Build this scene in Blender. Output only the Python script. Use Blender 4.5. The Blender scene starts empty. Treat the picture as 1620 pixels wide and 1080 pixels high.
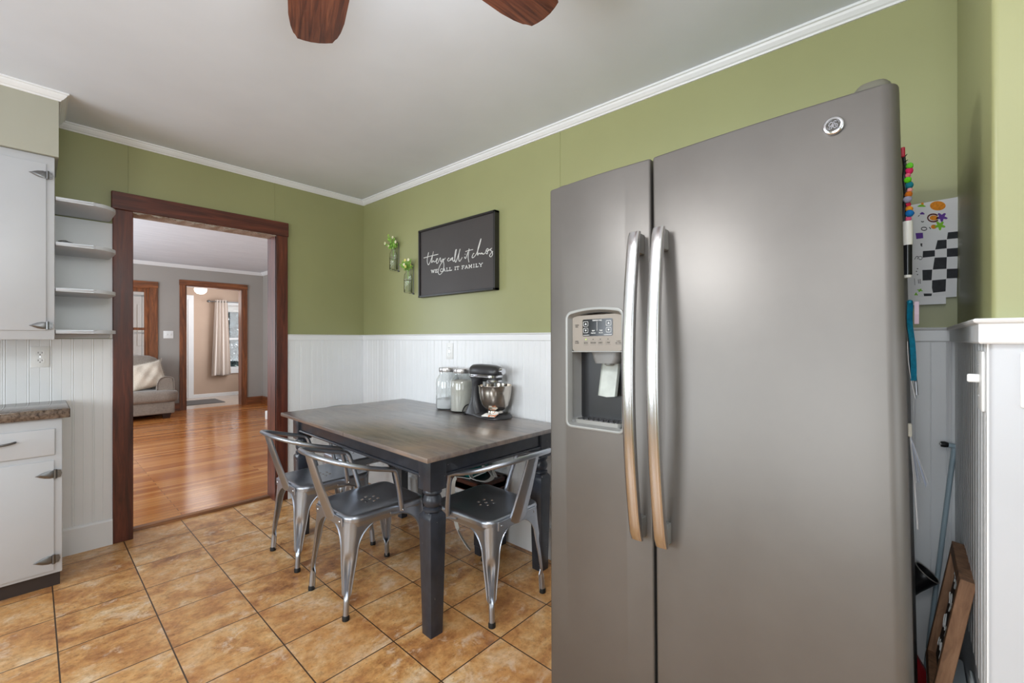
import bpy, bmesh, math, random
from mathutils import Vector, Matrix, Euler
random.seed(7)
PI = math.pi
scene = bpy.context.scene
col = scene.collection

# ------------------------------------------------------------------ camera
FPX = 691.0
cam_d = bpy.data.cameras.new('camera')
cam_d.sensor_width = 36.0
cam_d.lens = FPX / 1620.0 * 36.0
cam_d.shift_y = (536.5 - 540.0) / 1620.0
cam_d.clip_start = 0.02
cam = bpy.data.objects.new('camera', cam_d)
cam.location = (0, 0, 1.23)
cam.rotation_euler = (PI / 2, 0, -math.radians(47.70))
col.objects.link(cam)
scene.camera = cam

# ------------------------------------------------------------------ world, daylight, exposure
scene.view_settings.view_transform = 'Standard'
scene.view_settings.look = 'None'
scene.view_settings.gamma = 1.0
scene.view_settings.use_curve_mapping = False
scene.view_settings.exposure = -0.06
world = bpy.data.worlds.new('sky')
scene.world = world
world.use_nodes = True
bg = world.node_tree.nodes['Background']
bg.inputs[0].default_value = (0.86, 0.93, 1.0, 1)
bg.inputs[1].default_value = 1.7

def area(name, loc, rot, sx, sy, power, color=(1, 1, 1)):
    l = bpy.data.lights.new(name, 'AREA')
    l.shape = 'RECTANGLE'; l.size = sx; l.size_y = sy; l.energy = power; l.color = color
    o = bpy.data.objects.new(name, l); o.location = loc; o.rotation_euler = rot
    col.objects.link(o)
    return o
# daylight through the windows behind and beside the camera, and in the rooms beyond, plus one added fill
area('window_daylight_back', (-0.4, -2.30, 1.45), (PI/2 + 0.5, 0, 0), 3.0, 1.5, 24, (0.86, 0.935, 1.0))
area('window_daylight_side', (-2.70, 2.45, 1.45), (PI/2 + 0.3, 0, -PI/2), 1.7, 1.5, 60, (0.86, 0.935, 1.0))
area('added_alcove_fill', (-2.70, 0.12, 1.45), (PI/2, 0, -PI/2), 1.1, 1.4, 48, (0.88, 0.945, 1.0))  # added fill light for the alcove, not a known window
area('window_daylight_living', (-1.45, 6.4, 1.45), (PI/2 + 0.4, 0, -PI/2), 3.4, 1.5, 138, (0.84, 0.92, 1.0))
area('window_daylight_entry', (3.35, 9.95, 1.4), (PI/2, 0, PI/2), 1.0, 1.4, 30, (0.95, 0.97, 1.0))

# ------------------------------------------------------------------ helpers
def srgb(r, g, b):
    def f(c):
        c = c / 255.0
        return c / 12.92 if c <= 0.04045 else ((c + 0.055) / 1.055) ** 2.4
    return (f(r), f(g), f(b), 1.0)

def V(*a): return Vector(a)

class MB:
    """collects shapes into one mesh"""
    def __init__(self): self.bm = bmesh.new()
    def box(self, x0, x1, y0, y1, z0, z1, bevel=0.0, seg=2, mat=None):
        r = bmesh.ops.create_cube(self.bm, size=1.0)
        M = Matrix.Translation(((x0+x1)/2, (y0+y1)/2, (z0+z1)/2)) @ Matrix.Diagonal((abs(x1-x0), abs(y1-y0), abs(z1-z0), 1))
        if mat is not None: M = mat @ M
        bmesh.ops.transform(self.bm, matrix=M, verts=r['verts'])
        if bevel > 0:
            es = list({e for v in r['verts'] for e in v.link_edges})
            bmesh.ops.bevel(self.bm, geom=es, offset=bevel, segments=seg, profile=0.5, affect='EDGES')
        return self
    def loft(self, rings, closed=True, cap0=False, cap1=False):
        vs = [[self.bm.verts.new(p) for p in r] for r in rings]
        n = len(rings[0])
        for i in range(len(vs)-1):
            for j in range(n if closed else n-1):
                k = (j+1) % n
                try: self.bm.faces.new((vs[i][j], vs[i][k], vs[i+1][k], vs[i+1][j]))
                except ValueError: pass
        if cap0: self.bm.faces.new(list(reversed(vs[0])))
        if cap1: self.bm.faces.new(vs[-1])
        return self
    def lathe(self, prof, n=28, center=(0, 0, 0), mat=None, cap=True):
        rings = []
        for r, z in prof:
            ring = []
            for k in range(n):
                a = 2*PI*k/n
                p = V(max(r, 1e-5)*math.cos(a), max(r, 1e-5)*math.sin(a), z)
                if mat is not None: p = mat @ p
                ring.append(p + V(*center))
            rings.append(ring)
        return self.loft(rings, True, cap, cap)
    def cyl(self, p0, p1, r, r1=None, n=14):
        return self.tube([p0, p1], r if r1 is None else [r, r1], n)
    def tube(self, pts, rad, n=10, caps=True, closed=False, flat=None):
        P = [Vector(p) for p in pts]; m = len(P)
        R = rad if isinstance(rad, (list, tuple)) else [rad]*m
        prev = None; rings = []
        for i in range(m):
            if closed: t = P[(i+1) % m] - P[i-1]
            else: t = (P[min(i+1, m-1)] - P[max(i-1, 0)])
            if t.length < 1e-9: t = V(0, 0, 1)
            t.normalize()
            if prev is None:
                up = V(0, 0, 1) if abs(t.z) < 0.9 else V(1, 0, 0)
                a = t.cross(up).normalized()
            else:
                a = (prev - t*prev.dot(t))
                if a.length < 1e-6: a = t.orthogonal()
                a.normalize()
            prev = a; b = t.cross(a)
            fa, fb = (1, 1) if flat is None else flat
            rings.append([P[i] + (a*math.cos(2*PI*k/n)*fa + b*math.sin(2*PI*k/n)*fb)*R[i] for k in range(n)])
        if closed: rings.append(rings[0]); caps = False
        return self.loft(rings, True, caps, caps)
    def prism(self, poly, axis, a0, a1):
        """poly of 2d points extruded along axis 'x','y' or 'z' from a0 to a1"""
        def mk(p, a):
            return {'x': (a, p[0], p[1]), 'y': (p[0], a, p[1]), 'z': (p[0], p[1], a)}[axis]
        return self.loft([[mk(p, a0) for p in poly], [mk(p, a1) for p in poly]], True, True, True)
    def ball(self, c, r, sub=2, scale=(1, 1, 1), mat=None):
        rr = bmesh.ops.create_icosphere(self.bm, subdivisions=sub, radius=1.0)
        M = Matrix.Translation(c) @ Matrix.Diagonal((r*scale[0], r*scale[1], r*scale[2], 1))
        if mat is not None: M = Matrix.Translation(c) @ mat @ Matrix.Diagonal((r*scale[0], r*scale[1], r*scale[2], 1))
        bmesh.ops.transform(self.bm, matrix=M, verts=rr['verts'])
        return self
    def quad(self, *pts):
        self.bm.faces.new([self.bm.verts.new(p) for p in pts]); return self
    def build(self, name, mat, parent=None, smooth=None, M=None):
        bm = self.bm
        if M is not None: bmesh.ops.transform(bm, matrix=M, verts=bm.verts)
        bmesh.ops.recalc_face_normals(bm, faces=bm.faces)
        if smooth is not None:
            for f in bm.faces: f.smooth = True
            ang = math.radians(smooth)
            for e in bm.edges:
                if len(e.link_faces) == 2 and e.calc_face_angle(0) > ang: e.smooth = False
        me = bpy.data.meshes.new(name); bm.to_mesh(me); bm.free()
        for mm in (mat if isinstance(mat, (list, tuple)) else [mat]): me.materials.append(mm)
        o = bpy.data.objects.new(name, me); col.objects.link(o)
        if parent is not None: o.parent = parent
        return o

def tag(o, label=None, cat=None, group=None, kind=None):
    if label: o['label'] = label
    if cat: o['category'] = cat
    if group: o['group'] = group
    if kind: o['kind'] = kind
    return o
def struct(o, label=None, cat=None):
    o['kind'] = 'structure'
    return tag(o, label, cat)
def thing(name, label, cat, loc=(0, 0, 0), rz=0, group=None, rot=None):
    o = bpy.data.objects.new(name, None); o.empty_display_size = 0.05
    o.location = loc; o.rotation_euler = rot if rot else (0, 0, rz)
    col.objects.link(o)
    return tag(o, label, cat, group)
def copy_tree(o, parent=None):
    c = o.copy(); col.objects.link(c)
    if parent is not None: c.parent = parent
    for ch in [x for x in bpy.data.objects if x.parent == o]:
        copy_tree(ch, c)
    return c
def smoothpath(pts, n=6, closed=False):
    P = [Vector(p) for p in pts]; out = []; m = len(P)
    rng = range(m) if closed else range(m-1)
    for i in rng:
        if closed: p0, p1, p2, p3 = P[i-1], P[i], P[(i+1) % m], P[(i+2) % m]
        else: p0, p1, p2, p3 = P[max(i-1, 0)], P[i], P[i+1], P[min(i+2, m-1)]
        for k in range(n):
            t = k/n
            out.append(0.5*((2*p1) + (p2-p0)*t + (2*p0-5*p1+4*p2-p3)*t*t + (3*p1-p0-3*p2+p3)*t**3))
    if not closed: out.append(P[-1])
    return out
def rrect(x0, x1, y0, y1, r, n=5):
    pts = []
    rs = r if isinstance(r, (list, tuple)) else [r]*4
    for (cx, cy, a0, rr) in ((x1-rs[0], y1-rs[0], 0, rs[0]), (x0+rs[1], y1-rs[1], PI/2, rs[1]), (x0+rs[2], y0+rs[2], PI, rs[2]), (x1-rs[3], y0+rs[3], 1.5*PI, rs[3])):
        for k in range(n+1):
            a = a0 + PI/2*k/n
            pts.append((cx + rr*math.cos(a), cy + rr*math.sin(a)))
    return pts
def sm(a, b, x):
    t = max(0.0, min(1.0, (x-a)/(b-a))); return t*t*(3-2*t)

# ------------------------------------------------------------------ materials
class Mat:
    def __init__(self, name, color=(0.8, 0.8, 0.8, 1), rough=0.5, metal=0.0, **kw):
        self.m = bpy.data.materials.new(name); self.m.use_nodes = True
        self.nt = self.m.node_tree; self.N = self.nt.nodes; self.L = self.nt.links
        self.b = self.N['Principled BSDF']
        self.b.inputs['Base Color'].default_value = color
        self.b.inputs['Roughness'].default_value = rough
        self.b.inputs['Metallic'].default_value = metal
        for k, v in kw.items(): self.b.inputs[k.replace('_', ' ')].default_value = v
    def node(self, t, **kw):
        n = self.N.new(t)
        for k, v in kw.items(): setattr(n, k, v)
        return n
    def coords(self, scale=(1, 1, 1), loc=(0, 0, 0), kind='Object'):
        tc = self.node('ShaderNodeTexCoord'); mp = self.node('ShaderNodeMapping')
        mp.inputs['Scale'].default_value = scale; mp.inputs['Location'].default_value = loc
        self.L.new(tc.outputs[kind], mp.inputs['Vector']); return mp.outputs['Vector']
    def noise(self, vec, scale=5, detail=4, rough=0.6, dist=0.0):
        n = self.node('ShaderNodeTexNoise'); n.inputs['Scale'].default_value = scale
        n.inputs['Detail'].default_value = detail; n.inputs['Roughness'].default_value = rough
        n.inputs['Distortion'].default_value = dist
        if vec is not None: self.L.new(vec, n.inputs['Vector'])
        return n.outputs[0]
    def ramp(self, fac, stops):
        r = self.node('ShaderNodeValToRGB'); e = r.color_ramp.elements
        while len(e) < len(stops): e.new(0.5)
        for i, (p, c) in enumerate(stops): e[i].position = p; e[i].color = c
        self.L.new(fac, r.inputs[0]); return r.outputs[0]
    def mix(self, fac, a, b, mode='MIX'):
        x = self.node('ShaderNodeMix', data_type='RGBA', blend_type=mode)
        for v, i in ((fac, 0), (a, 6), (b, 7)):
            if isinstance(v, (int, float, tuple)): x.inputs[i].default_value = v
            else: self.L.new(v, x.inputs[i])
        return x.outputs[2]
    def color(self, s): self.L.new(s, self.b.inputs['Base Color']); return self
    def rough(self, s, lo, hi):
        r = self.node('ShaderNodeMapRange'); r.inputs[3].default_value = lo; r.inputs[4].default_value = hi
        self.L.new(s, r.inputs[0]); self.L.new(r.outputs[0], self.b.inputs['Roughness']); return self
    def bump(self, s, strength=0.2, dist=0.002):
        b = self.node('ShaderNodeBump'); b.inputs['Strength'].default_value = strength; b.inputs['Distance'].default_value = dist
        self.L.new(s, b.inputs['Height']); self.L.new(b.outputs[0], self.b.inputs['Normal']); return self

def plain(name, c, rough=0.5, metal=0.0, var=0.04, scale=6, **kw):
    """a colour with a slight mottle so nothing is perfectly flat"""
    m = Mat(name, c, rough, metal, **kw)
    n = m.noise(m.coords(), scale, 3)
    lo = tuple(x*(1-var) for x in c[:3]) + (1,); hi = tuple(min(1, x*(1+var)) for x in c[:3]) + (1,)
    m.color(m.ramp(n, [(0.3, lo), (0.7, hi)]))
    return m.m

M = {}
def paint(name, c, rough, bump=0.08, scale=60):
    m = Mat(name, c, rough)
    v = m.coords(); n = m.noise(v, 2.2, 3); n2 = m.noise(v, scale, 3)
    m.color(m.ramp(n, [(0.3, tuple(x*0.97 for x in c[:3])+(1,)), (0.7, tuple(min(1, x*1.03) for x in c[:3])+(1,))]))
    m.bump(n2, bump, 0.002); return m.m
M['green'] = paint('green_wall_paint', srgb(152, 153, 108), 0.42)
M['white'] = paint('white_satin_paint', srgb(231, 232, 233), 0.38, 0.05, 40)
M['cabinet'] = paint('white_cabinet_paint', srgb(196, 198, 202), 0.36, 0.04, 30)
M['ceiling'] = paint('ceiling_paint', srgb(222, 227, 235), 0.85, 0.12, 90)
M['greige'] = paint('greige_soffit_paint', srgb(168, 166, 151), 0.5)
M['grey_wall'] = paint('warm_grey_wall_paint', srgb(162, 156, 150), 0.6)
M['tan_wall'] = paint('tan_wall_paint', srgb(188, 163, 144), 0.6)

def red_wood(name, axis, dark=1.0, gold=1.0):
    m = Mat(name, rough=0.28)
    sc = {'x': (0.7, 9, 9), 'y': (9, 0.7, 9), 'z': (9, 9, 0.7)}[axis]
    v = m.coords(sc); n = m.noise(v, 2.2, 6, 0.65, 1.2); n2 = m.noise(v, 9, 4, 0.6)
    c = m.ramp(n, [(0.28, srgb(48*dark, 26*dark*gold, 20*dark)), (0.5, srgb(90*dark, 44*dark*gold, 31*dark)), (0.72, srgb(122*dark, 62*dark*gold, 42*dark))])
    f = m.ramp(n2, [(0.35, (0.75, 0.72, 0.7, 1)), (0.65, (1.08, 1.05, 1.0, 1))])
    m.color(m.mix(1.0, c, f, 'MULTIPLY')).rough(n2, 0.26, 0.5).bump(n, 0.12, 0.004)
    return m.m
M['red_x'] = red_wood('red_brown_wood_horizontal', 'x')
M['red_z'] = red_wood('red_brown_wood_vertical', 'z')
M['red_y'] = red_wood('red_brown_wood_depth', 'y')
M['orange_x'] = red_wood('amber_wood_trim_horizontal', 'x', 1.42, 1.2)
M['orange_z'] = red_wood('amber_wood_trim_vertical', 'z', 1.42, 1.2)

# kitchen tile: squares of 307.7 mm with thin dark grout
TILE = 0.3077
m = Mat('terracotta_floor_tile', rough=0.3)
tc = m.coords((1, 1, 1), (-0.0683 + TILE*40, -3.0927 + TILE*40, 0))
br = m.node('ShaderNodeTexBrick', offset=0.0, squash=1.0)
br.inputs['Color1'].default_value = (0, 0, 0, 1); br.inputs['Color2'].default_value = (1, 1, 1, 1)
br.inputs['Scale'].default_value = 1.0; br.inputs['Brick Width'].default_value = TILE; br.inputs['Row Height'].default_value = TILE
br.inputs['Mortar Size'].default_value = 0.0026; br.inputs['Mortar Smooth'].default_value = 0.1
br.inputs['Mortar'].default_value = (0.5, 0.5, 0.5, 1)
m.L.new(tc, br.inputs['Vector'])
off = m.node('ShaderNodeVectorMath', operation='MULTIPLY_ADD')
off.inputs[1].default_value = (7, 11, 5); m.L.new(br.outputs['Color'], off.inputs[0]); 
tc2 = m.coords((1.0, 1.15, 1.0)); m.L.new(tc2, off.inputs[2])
na = m.noise(off.outputs[0], 5.2, 9, 0.68, 0.25); nb = m.noise(off.outputs[0], 30, 8, 0.78, 0.15); nc = m.noise(off.outputs[0], 2.6, 3, 0.5)
c1 = m.ramp(na, [(0.33, srgb(138, 90, 54)), (0.42, srgb(176, 123, 74)), (0.50, srgb(202, 152, 94)), (0.58, srgb(214, 174, 122)), (0.67, srgb(230, 208, 174))])
c2 = m.ramp(nb, [(0.35, (0.68, 0.62, 0.57, 1)), (0.47, (0.98, 0.97, 0.97, 1)), (0.60, (1.15, 1.13, 1.1, 1))])
c3 = m.mix(1.0, c1, c2, 'MULTIPLY')
vein = m.noise(off.outputs[0], 8.5, 9, 0.7, 0.35)
c3 = m.mix(m.ramp(vein, [(0.56, (0, 0, 0, 1)), (0.66, (0.65, 0.65, 0.65, 1))]), c3, srgb(232, 214, 190))
spk = m.noise(off.outputs[0], 70, 4, 0.7)
c3 = m.mix(m.ramp(spk, [(0.58, (0, 0, 0, 1)), (0.68, (0.5, 0.5, 0.5, 1))]), c3, srgb(108, 68, 44))
c4 = m.mix(m.ramp(nc, [(0.4, (0, 0, 0, 1)), (0.7, (0.4, 0.4, 0.4, 1))]), c3, srgb(190, 128, 76))
m.color(m.mix(br.outputs['Fac'], c4, srgb(70, 52, 38)))
hgt = m.mix(br.outputs['Fac'], m.ramp(nb, [(0.2, (0.75, 0.75, 0.75, 1)), (0.8, (0.95, 0.95, 0.95, 1))]), (0.0, 0.0, 0.0, 1))
m.bump(hgt, 0.35, 0.003).rough(nb, 0.22, 0.42)
M['tile'] = m.m

m = Mat('oak_strip_floor', rough=0.2)
tc = m.coords((1, 1, 1), (20, 20, 0))
br = m.node('ShaderNodeTexBrick', offset=0.37, squash=1.0, offset_frequency=2)
br.inputs['Color1'].default_value = (0, 0, 0, 1); br.inputs['Color2'].default_value = (1, 1, 1, 1)
br.inputs['Scale'].default_value = 1.0; br.inputs['Brick Width'].default_value = 1.15; br.inputs['Row Height'].default_value = 0.058
br.inputs['Mortar Size'].default_value = 0.0011; br.inputs['Mortar'].default_value = (0.4, 0.4, 0.4, 1)
m.L.new(tc, br.inputs['Vector'])
off = m.node('ShaderNodeVectorMath', operation='MULTIPLY_ADD')
off.inputs[1].default_value = (13, 17, 5); m.L.new(br.outputs['Color'], off.inputs[0])
m.L.new(m.coords((1.2, 16, 1)), off.inputs[2])
g = m.noise(off.outputs[0], 2.4, 5, 0.6, 0.6)
tone = m.ramp(br.outputs['Color'], [(0.0, srgb(170, 98, 46)), (0.5, srgb(192, 120, 60)), (1.0, srgb(212, 146, 84))])
grain = m.ramp(g, [(0.3, (0.78, 0.72, 0.66, 1)), (0.6, (1.0, 1.0, 1.0, 1)), (0.8, (1.08, 1.06, 1.02, 1))])
m.color(m.mix(br.outputs['Fac'], m.mix(1.0, tone, grain, 'MULTIPLY'), srgb(80, 44, 22)))
m.rough(g, 0.10, 0.22).bump(m.mix(br.outputs['Fac'], g, (0, 0, 0, 1)), 0.05, 0.002)
M['oak'] = m.m

def brushed(name, c, rough=0.33, axis='z', strength=0.04, metal=1.0, rv=0.06):
    m = Mat(name, c, rough, metal)
    sc = {'x': (1.5, 220, 220), 'y': (220, 1.5, 220), 'z': (220, 220, 1.5), 'o': (30, 30, 30)}[axis]
    n = m.noise(m.coords(sc), 3, 3); n2 = m.noise(m.coords(), 3.5, 4)
    m.color(m.ramp(n2, [(0.3, tuple(x*0.93 for x in c[:3])+(1,)), (0.7, tuple(min(1, x*1.05) for x in c[:3])+(1,))]))
    m.rough(n2, rough-rv, rough+rv); m.bump(n, strength, 0.001); return m.m
M['slate'] = brushed('slate_grey_appliance_finish', srgb(117, 113, 109), 0.44, 'y', 0.02, 0.7)
M['slate_side'] = plain('grey_painted_appliance_side', srgb(158, 156, 152), 0.5)
M['handle'] = brushed('polished_steel_handle', srgb(206, 205, 206), 0.24, 'z', 0.02)
M['chrome'] = brushed('chrome', srgb(215, 215, 218), 0.12, 'o', 0.0)
M['steel'] = brushed('worn_gunmetal_steel', srgb(176, 181, 190), 0.35, 'o', 0.03, 0.95, 0.08)
M['bowl'] = brushed('polished_bowl_steel', srgb(208, 200, 190), 0.16, 'x', 0.02)
M['pewter'] = brushed('aged_pewter', srgb(120, 120, 120), 0.35, 'o', 0.2)
M['silver_paint'] = plain('silver_grey_plastic', srgb(146, 146, 143), 0.38, 0.3)
M['panel'] = plain('taupe_control_panel', srgb(134, 125, 115), 0.4, 0.3)
M['recess'] = plain('dark_grey_recess', srgb(160, 160, 158), 0.45, 0.1)
M['nozzle'] = plain('mid_grey_plastic', srgb(118, 117, 115), 0.4, 0.1)
M['black'] = plain('black_plastic', srgb(22, 22, 24), 0.35)
M['screen'] = plain('black_display_glass', srgb(14, 16, 24), 0.12)
M['mark_white'] = plain('white_print', srgb(235, 235, 232), 0.5)
M['mark_dark'] = plain('dark_print', srgb(60, 56, 52), 0.5)
m = Mat('black_blue_table_paint', rough=0.3)
n = m.noise(m.coords(), 14, 3); n2 = m.noise(m.coords(), 75, 2, 0.5)
m.color(m.mix(m.ramp(n2, [(0.755, (0, 0, 0, 1)), (0.775, (1, 1, 1, 1))]), m.ramp(n, [(0.3, srgb(38, 41, 48)), (0.7, srgb(50, 54, 63))]), srgb(190, 186, 180)))
M['navy'] = m.m
M['toe'] = plain('dark_toe_kick', srgb(52, 42, 38), 0.5)
M['rubber'] = plain('black_rubber', srgb(16, 16, 17), 0.6)
M['plastic_white'] = plain('white_plastic', srgb(236, 236, 234), 0.35)

# ================================================================== the room
YL = 3.56      # doorway wall, kitchen face
XR = 1.97      # fridge wall face
YA = -0.112    # return wall beside the fridge
XB = 1.19      # face of the wall that sticks out beyond the fridge
CAP = 1.268
def zc(x, y):  # underside of the crown moulding (the old ceiling is slightly out of level)
    return 2.405 + 0.0121*(y-3.54) - 0.0102*(x-1.96)
def zceil(x, y): return zc(x, y) + 0.040

# floor
f = MB(); f.box(-2.9, 2.1, -2.5, 3.70, -0.10, 0.0)
struct(f.build('floor', M['tile']), 'terracotta tile kitchen floor with dark grout', 'floor')
f = MB(); f.box(-1.6, 3.2, 3.70, 9.27, -0.10, 0.014)
struct(f.build('floor_living', M['oak']), 'glossy amber strip wood floor beyond the doorway', 'floor')
f = MB(); f.prism([(3.665, 0.0), (3.668, 0.010), (3.678, 0.016), (3.72, 0.017), (3.72, 0.0)], 'x', 0.42, 1.245)
struct(f.build('trim_threshold', red_wood('threshold_wood', 'x', 1.5, 1.3)), 'narrow wood threshold strip where tile meets wood floor', 'threshold')
m_ef = plain('pale_entry_floor', srgb(190, 176, 164), 0.2, 0, 0.08, 8)
f = MB(); f.box(0.9, 4.2, 9.27, 11.1, -0.10, 0.012)
struct(f.build('floor_entry', m_ef), 'pale shiny floor of the entry room', 'floor')

# ceiling (follows the slight slope)
f = MB()
c4 = [(-2.9, -2.5), (2.1, -2.5), (2.1, 3.7), (-2.9, 3.7)]
f.loft([[(x, y, zceil(x, y)) for x, y in c4], [(x, y, zceil(x, y)+0.1) for x, y in c4]], True, True, True)
struct(f.build('ceiling', M['ceiling']), 'flat white kitchen ceiling', 'ceiling')

# walls
def wall_open(name, poly, y0, y1, mat, label, extra=None):
    f = MB(); f.prism(poly, 'y', y0, y1)
    if extra: extra(f)
    return struct(f.build(name, mat), label, 'wall')
DX0, DX1, DZ = 0.42, 1.242, 2.016
def seams(f):
    for x in (0.40, 1.238): f.box(x-0.002, x+0.002, YL-0.0025, YL+0.001, DZ+0.1 if x < 1.3 else 1.2, 2.42, 0.001, 1)
wall_open('wall_left', [(-2.9, 0), (DX0-0.001, 0), (DX0-0.001, DZ), (DX1+0.001, DZ), (DX1+0.001, 0), (2.1, 0), (2.1, 2.6), (-2.9, 2.6)],
          YL, 3.70, M['green'], 'olive green wall with the doorway to the living room', seams)
f = MB(); f.box(XR, XR+0.12, -2.5, YL, 0, 2.6); f.box(XR-0.0025, XR+0.001, 1.431, 1.435, 1.2, 2.41, 0.001, 1)
struct(f.build('wall_right', M['green']), 'olive green wall behind table and refrigerator', 'wall')
f = MB()
poly = rrect(XB, XR-0.001, -2.5, YA, [0.001, 0.010, 0.001, 0.001], 5)
f.prism(poly, 'z', 0, 2.6)
struct(f.build('wall_alcove', M['green'], smooth=40), 'projecting wall corner beside the refrigerator, green over white', 'wall')
# walls behind the camera, each with a window
def window_wall(name, axis, pos, thick, a0, a1, w0, w1, z0, z1, label):
    f = MB()
    def b(p0, p1, q0, q1):
        if axis == 'y': f.box(p0, p1, pos, pos+thick, q0, q1)
        else: f.box(pos, pos+thick, p0, p1, q0, q1)
    b(a0, w0, 0, 2.6); b(w1, a1, 0, 2.6); b(w0, w1, 0, z0); b(w0, w1, z1, 2.6)
    return struct(f.build(name, M['green']), label, 'wall')
window_wall('wall_back', 'y', -2.5, 0.1, -2.9, XB, -2.0, 0.3, 0.75, 2.25, 'green wall behind the camera with a wide window')
f = MB()
for y0, y1, z0, z1 in ((-2.4, -0.5, 0, 2.6), (-0.5, 0.75, 0, 0.7), (-0.5, 0.75, 2.2, 2.6), (0.75, 1.55, 0, 2.6), (1.55, 3.35, 0, 0.7), (1.55, 3.35, 2.2, 2.6), (3.35, YL, 0, 2.6)): f.box(-2.9, -2.8, y0, y1, z0, z1)  # the opening nearer the camera is added for the alcove fill light
struct(f.build('wall_side', M['green']), 'green side wall with a window and an added opening for fill light, out of the picture', 'wall')

# beadboard: real beads and grooves
def beadboard(name, p0, d, nrm, length, z0, z1, label, ph=0.0, per=0.085, d0=0.011):
    prof = []; s = 0.0
    pts = [(0.0, 0.0), (0.002, -0.0018), (0.004, -0.0006), (0.007, 0.0006), (0.010, -0.0006), (0.012, -0.0018), (0.014, 0.0), (0.0475, 0.0), (0.049, -0.0015), (0.0505, 0.0)]
    k = -1
    while True:
        for q, e in pts:
            s = ph + k*per + q
            if 0 < s < length: prof.append((s, d0+e))
        k += 1
        if ph + k*per > length: break
    prof = [(0, 0.0), (0.0, d0)] + prof + [(length, d0), (length, 0.0)]
    P = Vector(p0); D = Vector(d); N = Vector(nrm)
    f = MB()
    f.loft([[P + D*s + N*e + V(0, 0, z) for s, e in prof] for z in (z0, z1)], True, True, True)
    return struct(f.build(name, M['white']), label, 'wainscot')
beadboard('trim_beadboard_left', (-1.4, YL, 0), (1, 0, 0), (0, -1, 0), 1.4+0.326, 0.02, 1.232, 'white beadboard between cabinet and doorway', ph=0.02)
beadboard('trim_beadboard_corner', (1.325, YL, 0), (1, 0, 0), (0, -1, 0), XR-1.325, 0.02, CAP-0.045, 'white beadboard between doorway and room corner', ph=0.01)
beadboard('trim_beadboard_right', (XR, YA, 0), (0, 1, 0), (-1, 0, 0), YL-YA, 0.02, CAP-0.045, 'white beadboard behind the dining table', ph=0.012)
beadboard('trim_beadboard_alcove', (XB, YA, 0), (1, 0, 0), (0, 1, 0), XR-XB, 0.53, CAP-0.045, 'white beadboard on the return wall beside the refrigerator', ph=0.02, per=0.05, d0=0.006)
f = MB(); f.box(XB-0.004, XR, YA-0.001, YA+0.004, 0, 0.53); f.prism(rrect(XB-0.005, XB+0.05, -2.4, YA+0.004, [0.001, 0.008, 0.001, 0.001], 4), 'z', 0, CAP-0.03)
struct(f.build('trim_panel_alcove', M['cabinet'], smooth=40), 'smooth white lower panel around the projecting wall corner', 'wainscot')  # shade put into the colour: darker white offsets strong light on this face

def rail(name, pts, prof, mat, label, cat='trim', zfun=None):
    """profile (distance from wall, z) swept along wall points [(x,y)], with wall normals from the left of travel"""
    f = MB(); rings = []
    n = len(pts)
    for i, (x, y) in enumerate(pts):
        def nr(a, b):
            dx, dy = b[0]-a[0], b[1]-a[1]; L = math.hypot(dx, dy); return V(-dy/L, dx/L, 0)
        if i == 0: nn = nr(pts[0], pts[1])
        elif i == n-1: nn = nr(pts[-2], pts[-1])
        else:
            a, b = nr(pts[i-1], pts[i]), nr(pts[i], pts[i+1]); nn = (a+b)/(1+a.dot(b))
        rings.append([V(x, y, 0) + nn*d + V(0, 0, z + (zfun(x, y) if zfun else 0)) for d, z in prof])
    f.loft(rings, True, True, True)
    return struct(f.build(name, mat), label, cat)
capp = [(0, CAP-0.046), (0.016, CAP-0.046), (0.018, CAP-0.043), (0.018, CAP-0.010), (0.024, CAP-0.007), (0.026, CAP-0.003), (0.023, CAP), (0, CAP)]
rail('trim_cap_rail', [(XB, -2.3), (XB, YA), (XR, YA), (XR, YL), (1.325, YL)], capp, M['white'], 'white cap rail along the top of the beadboard')
basep = lambda h: [(0, 0), (0.024, 0), (0.024, h-0.012), (0.019, h-0.004), (0.012, h), (0, h)]
rail('baseboard_left', [(0.326, YL), (-1.4, YL)], basep(0.155), M['white'], 'white baseboard between cabinet and doorway')
rail('baseboard_right', [(XR, YA), (XR, YL), (1.325, YL)], basep(0.185), M['white'], 'white baseboard along the beadboard wall')
crp = [(0, 0), (0.007, 0), (0.010, 0.006), (0.016, 0.010), (0.026, 0.022), (0.030, 0.030), (0.036, 0.032), (0.036, 0.041), (0, 0.041)]
rail('trim_crown', [(XB, -2.3), (XB, YA), (XR, YA), (XR, YL), (0.09, YL), (0.09, 3.15), (-1.6, 3.15)], crp, M['white'], 'white crown moulding around the kitchen ceiling', zfun=zc)

# soffit above the cabinets
f = MB(); f.box(-2.8, 0.09, 3.15, YL, 2.141, 2.43)
struct(f.build('wall_soffit', M['greige']), 'greige soffit above the wall cabinet', 'soffit')
# flat white backing behind the corner shelves
f = MB(); f.box(0.078, 0.326, YL-0.010, YL+0.001, 1.235, 1.925)
struct(f.build('trim_shelf_backing', M['white']), 'flat white backing behind the corner shelves', 'panel')

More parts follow.
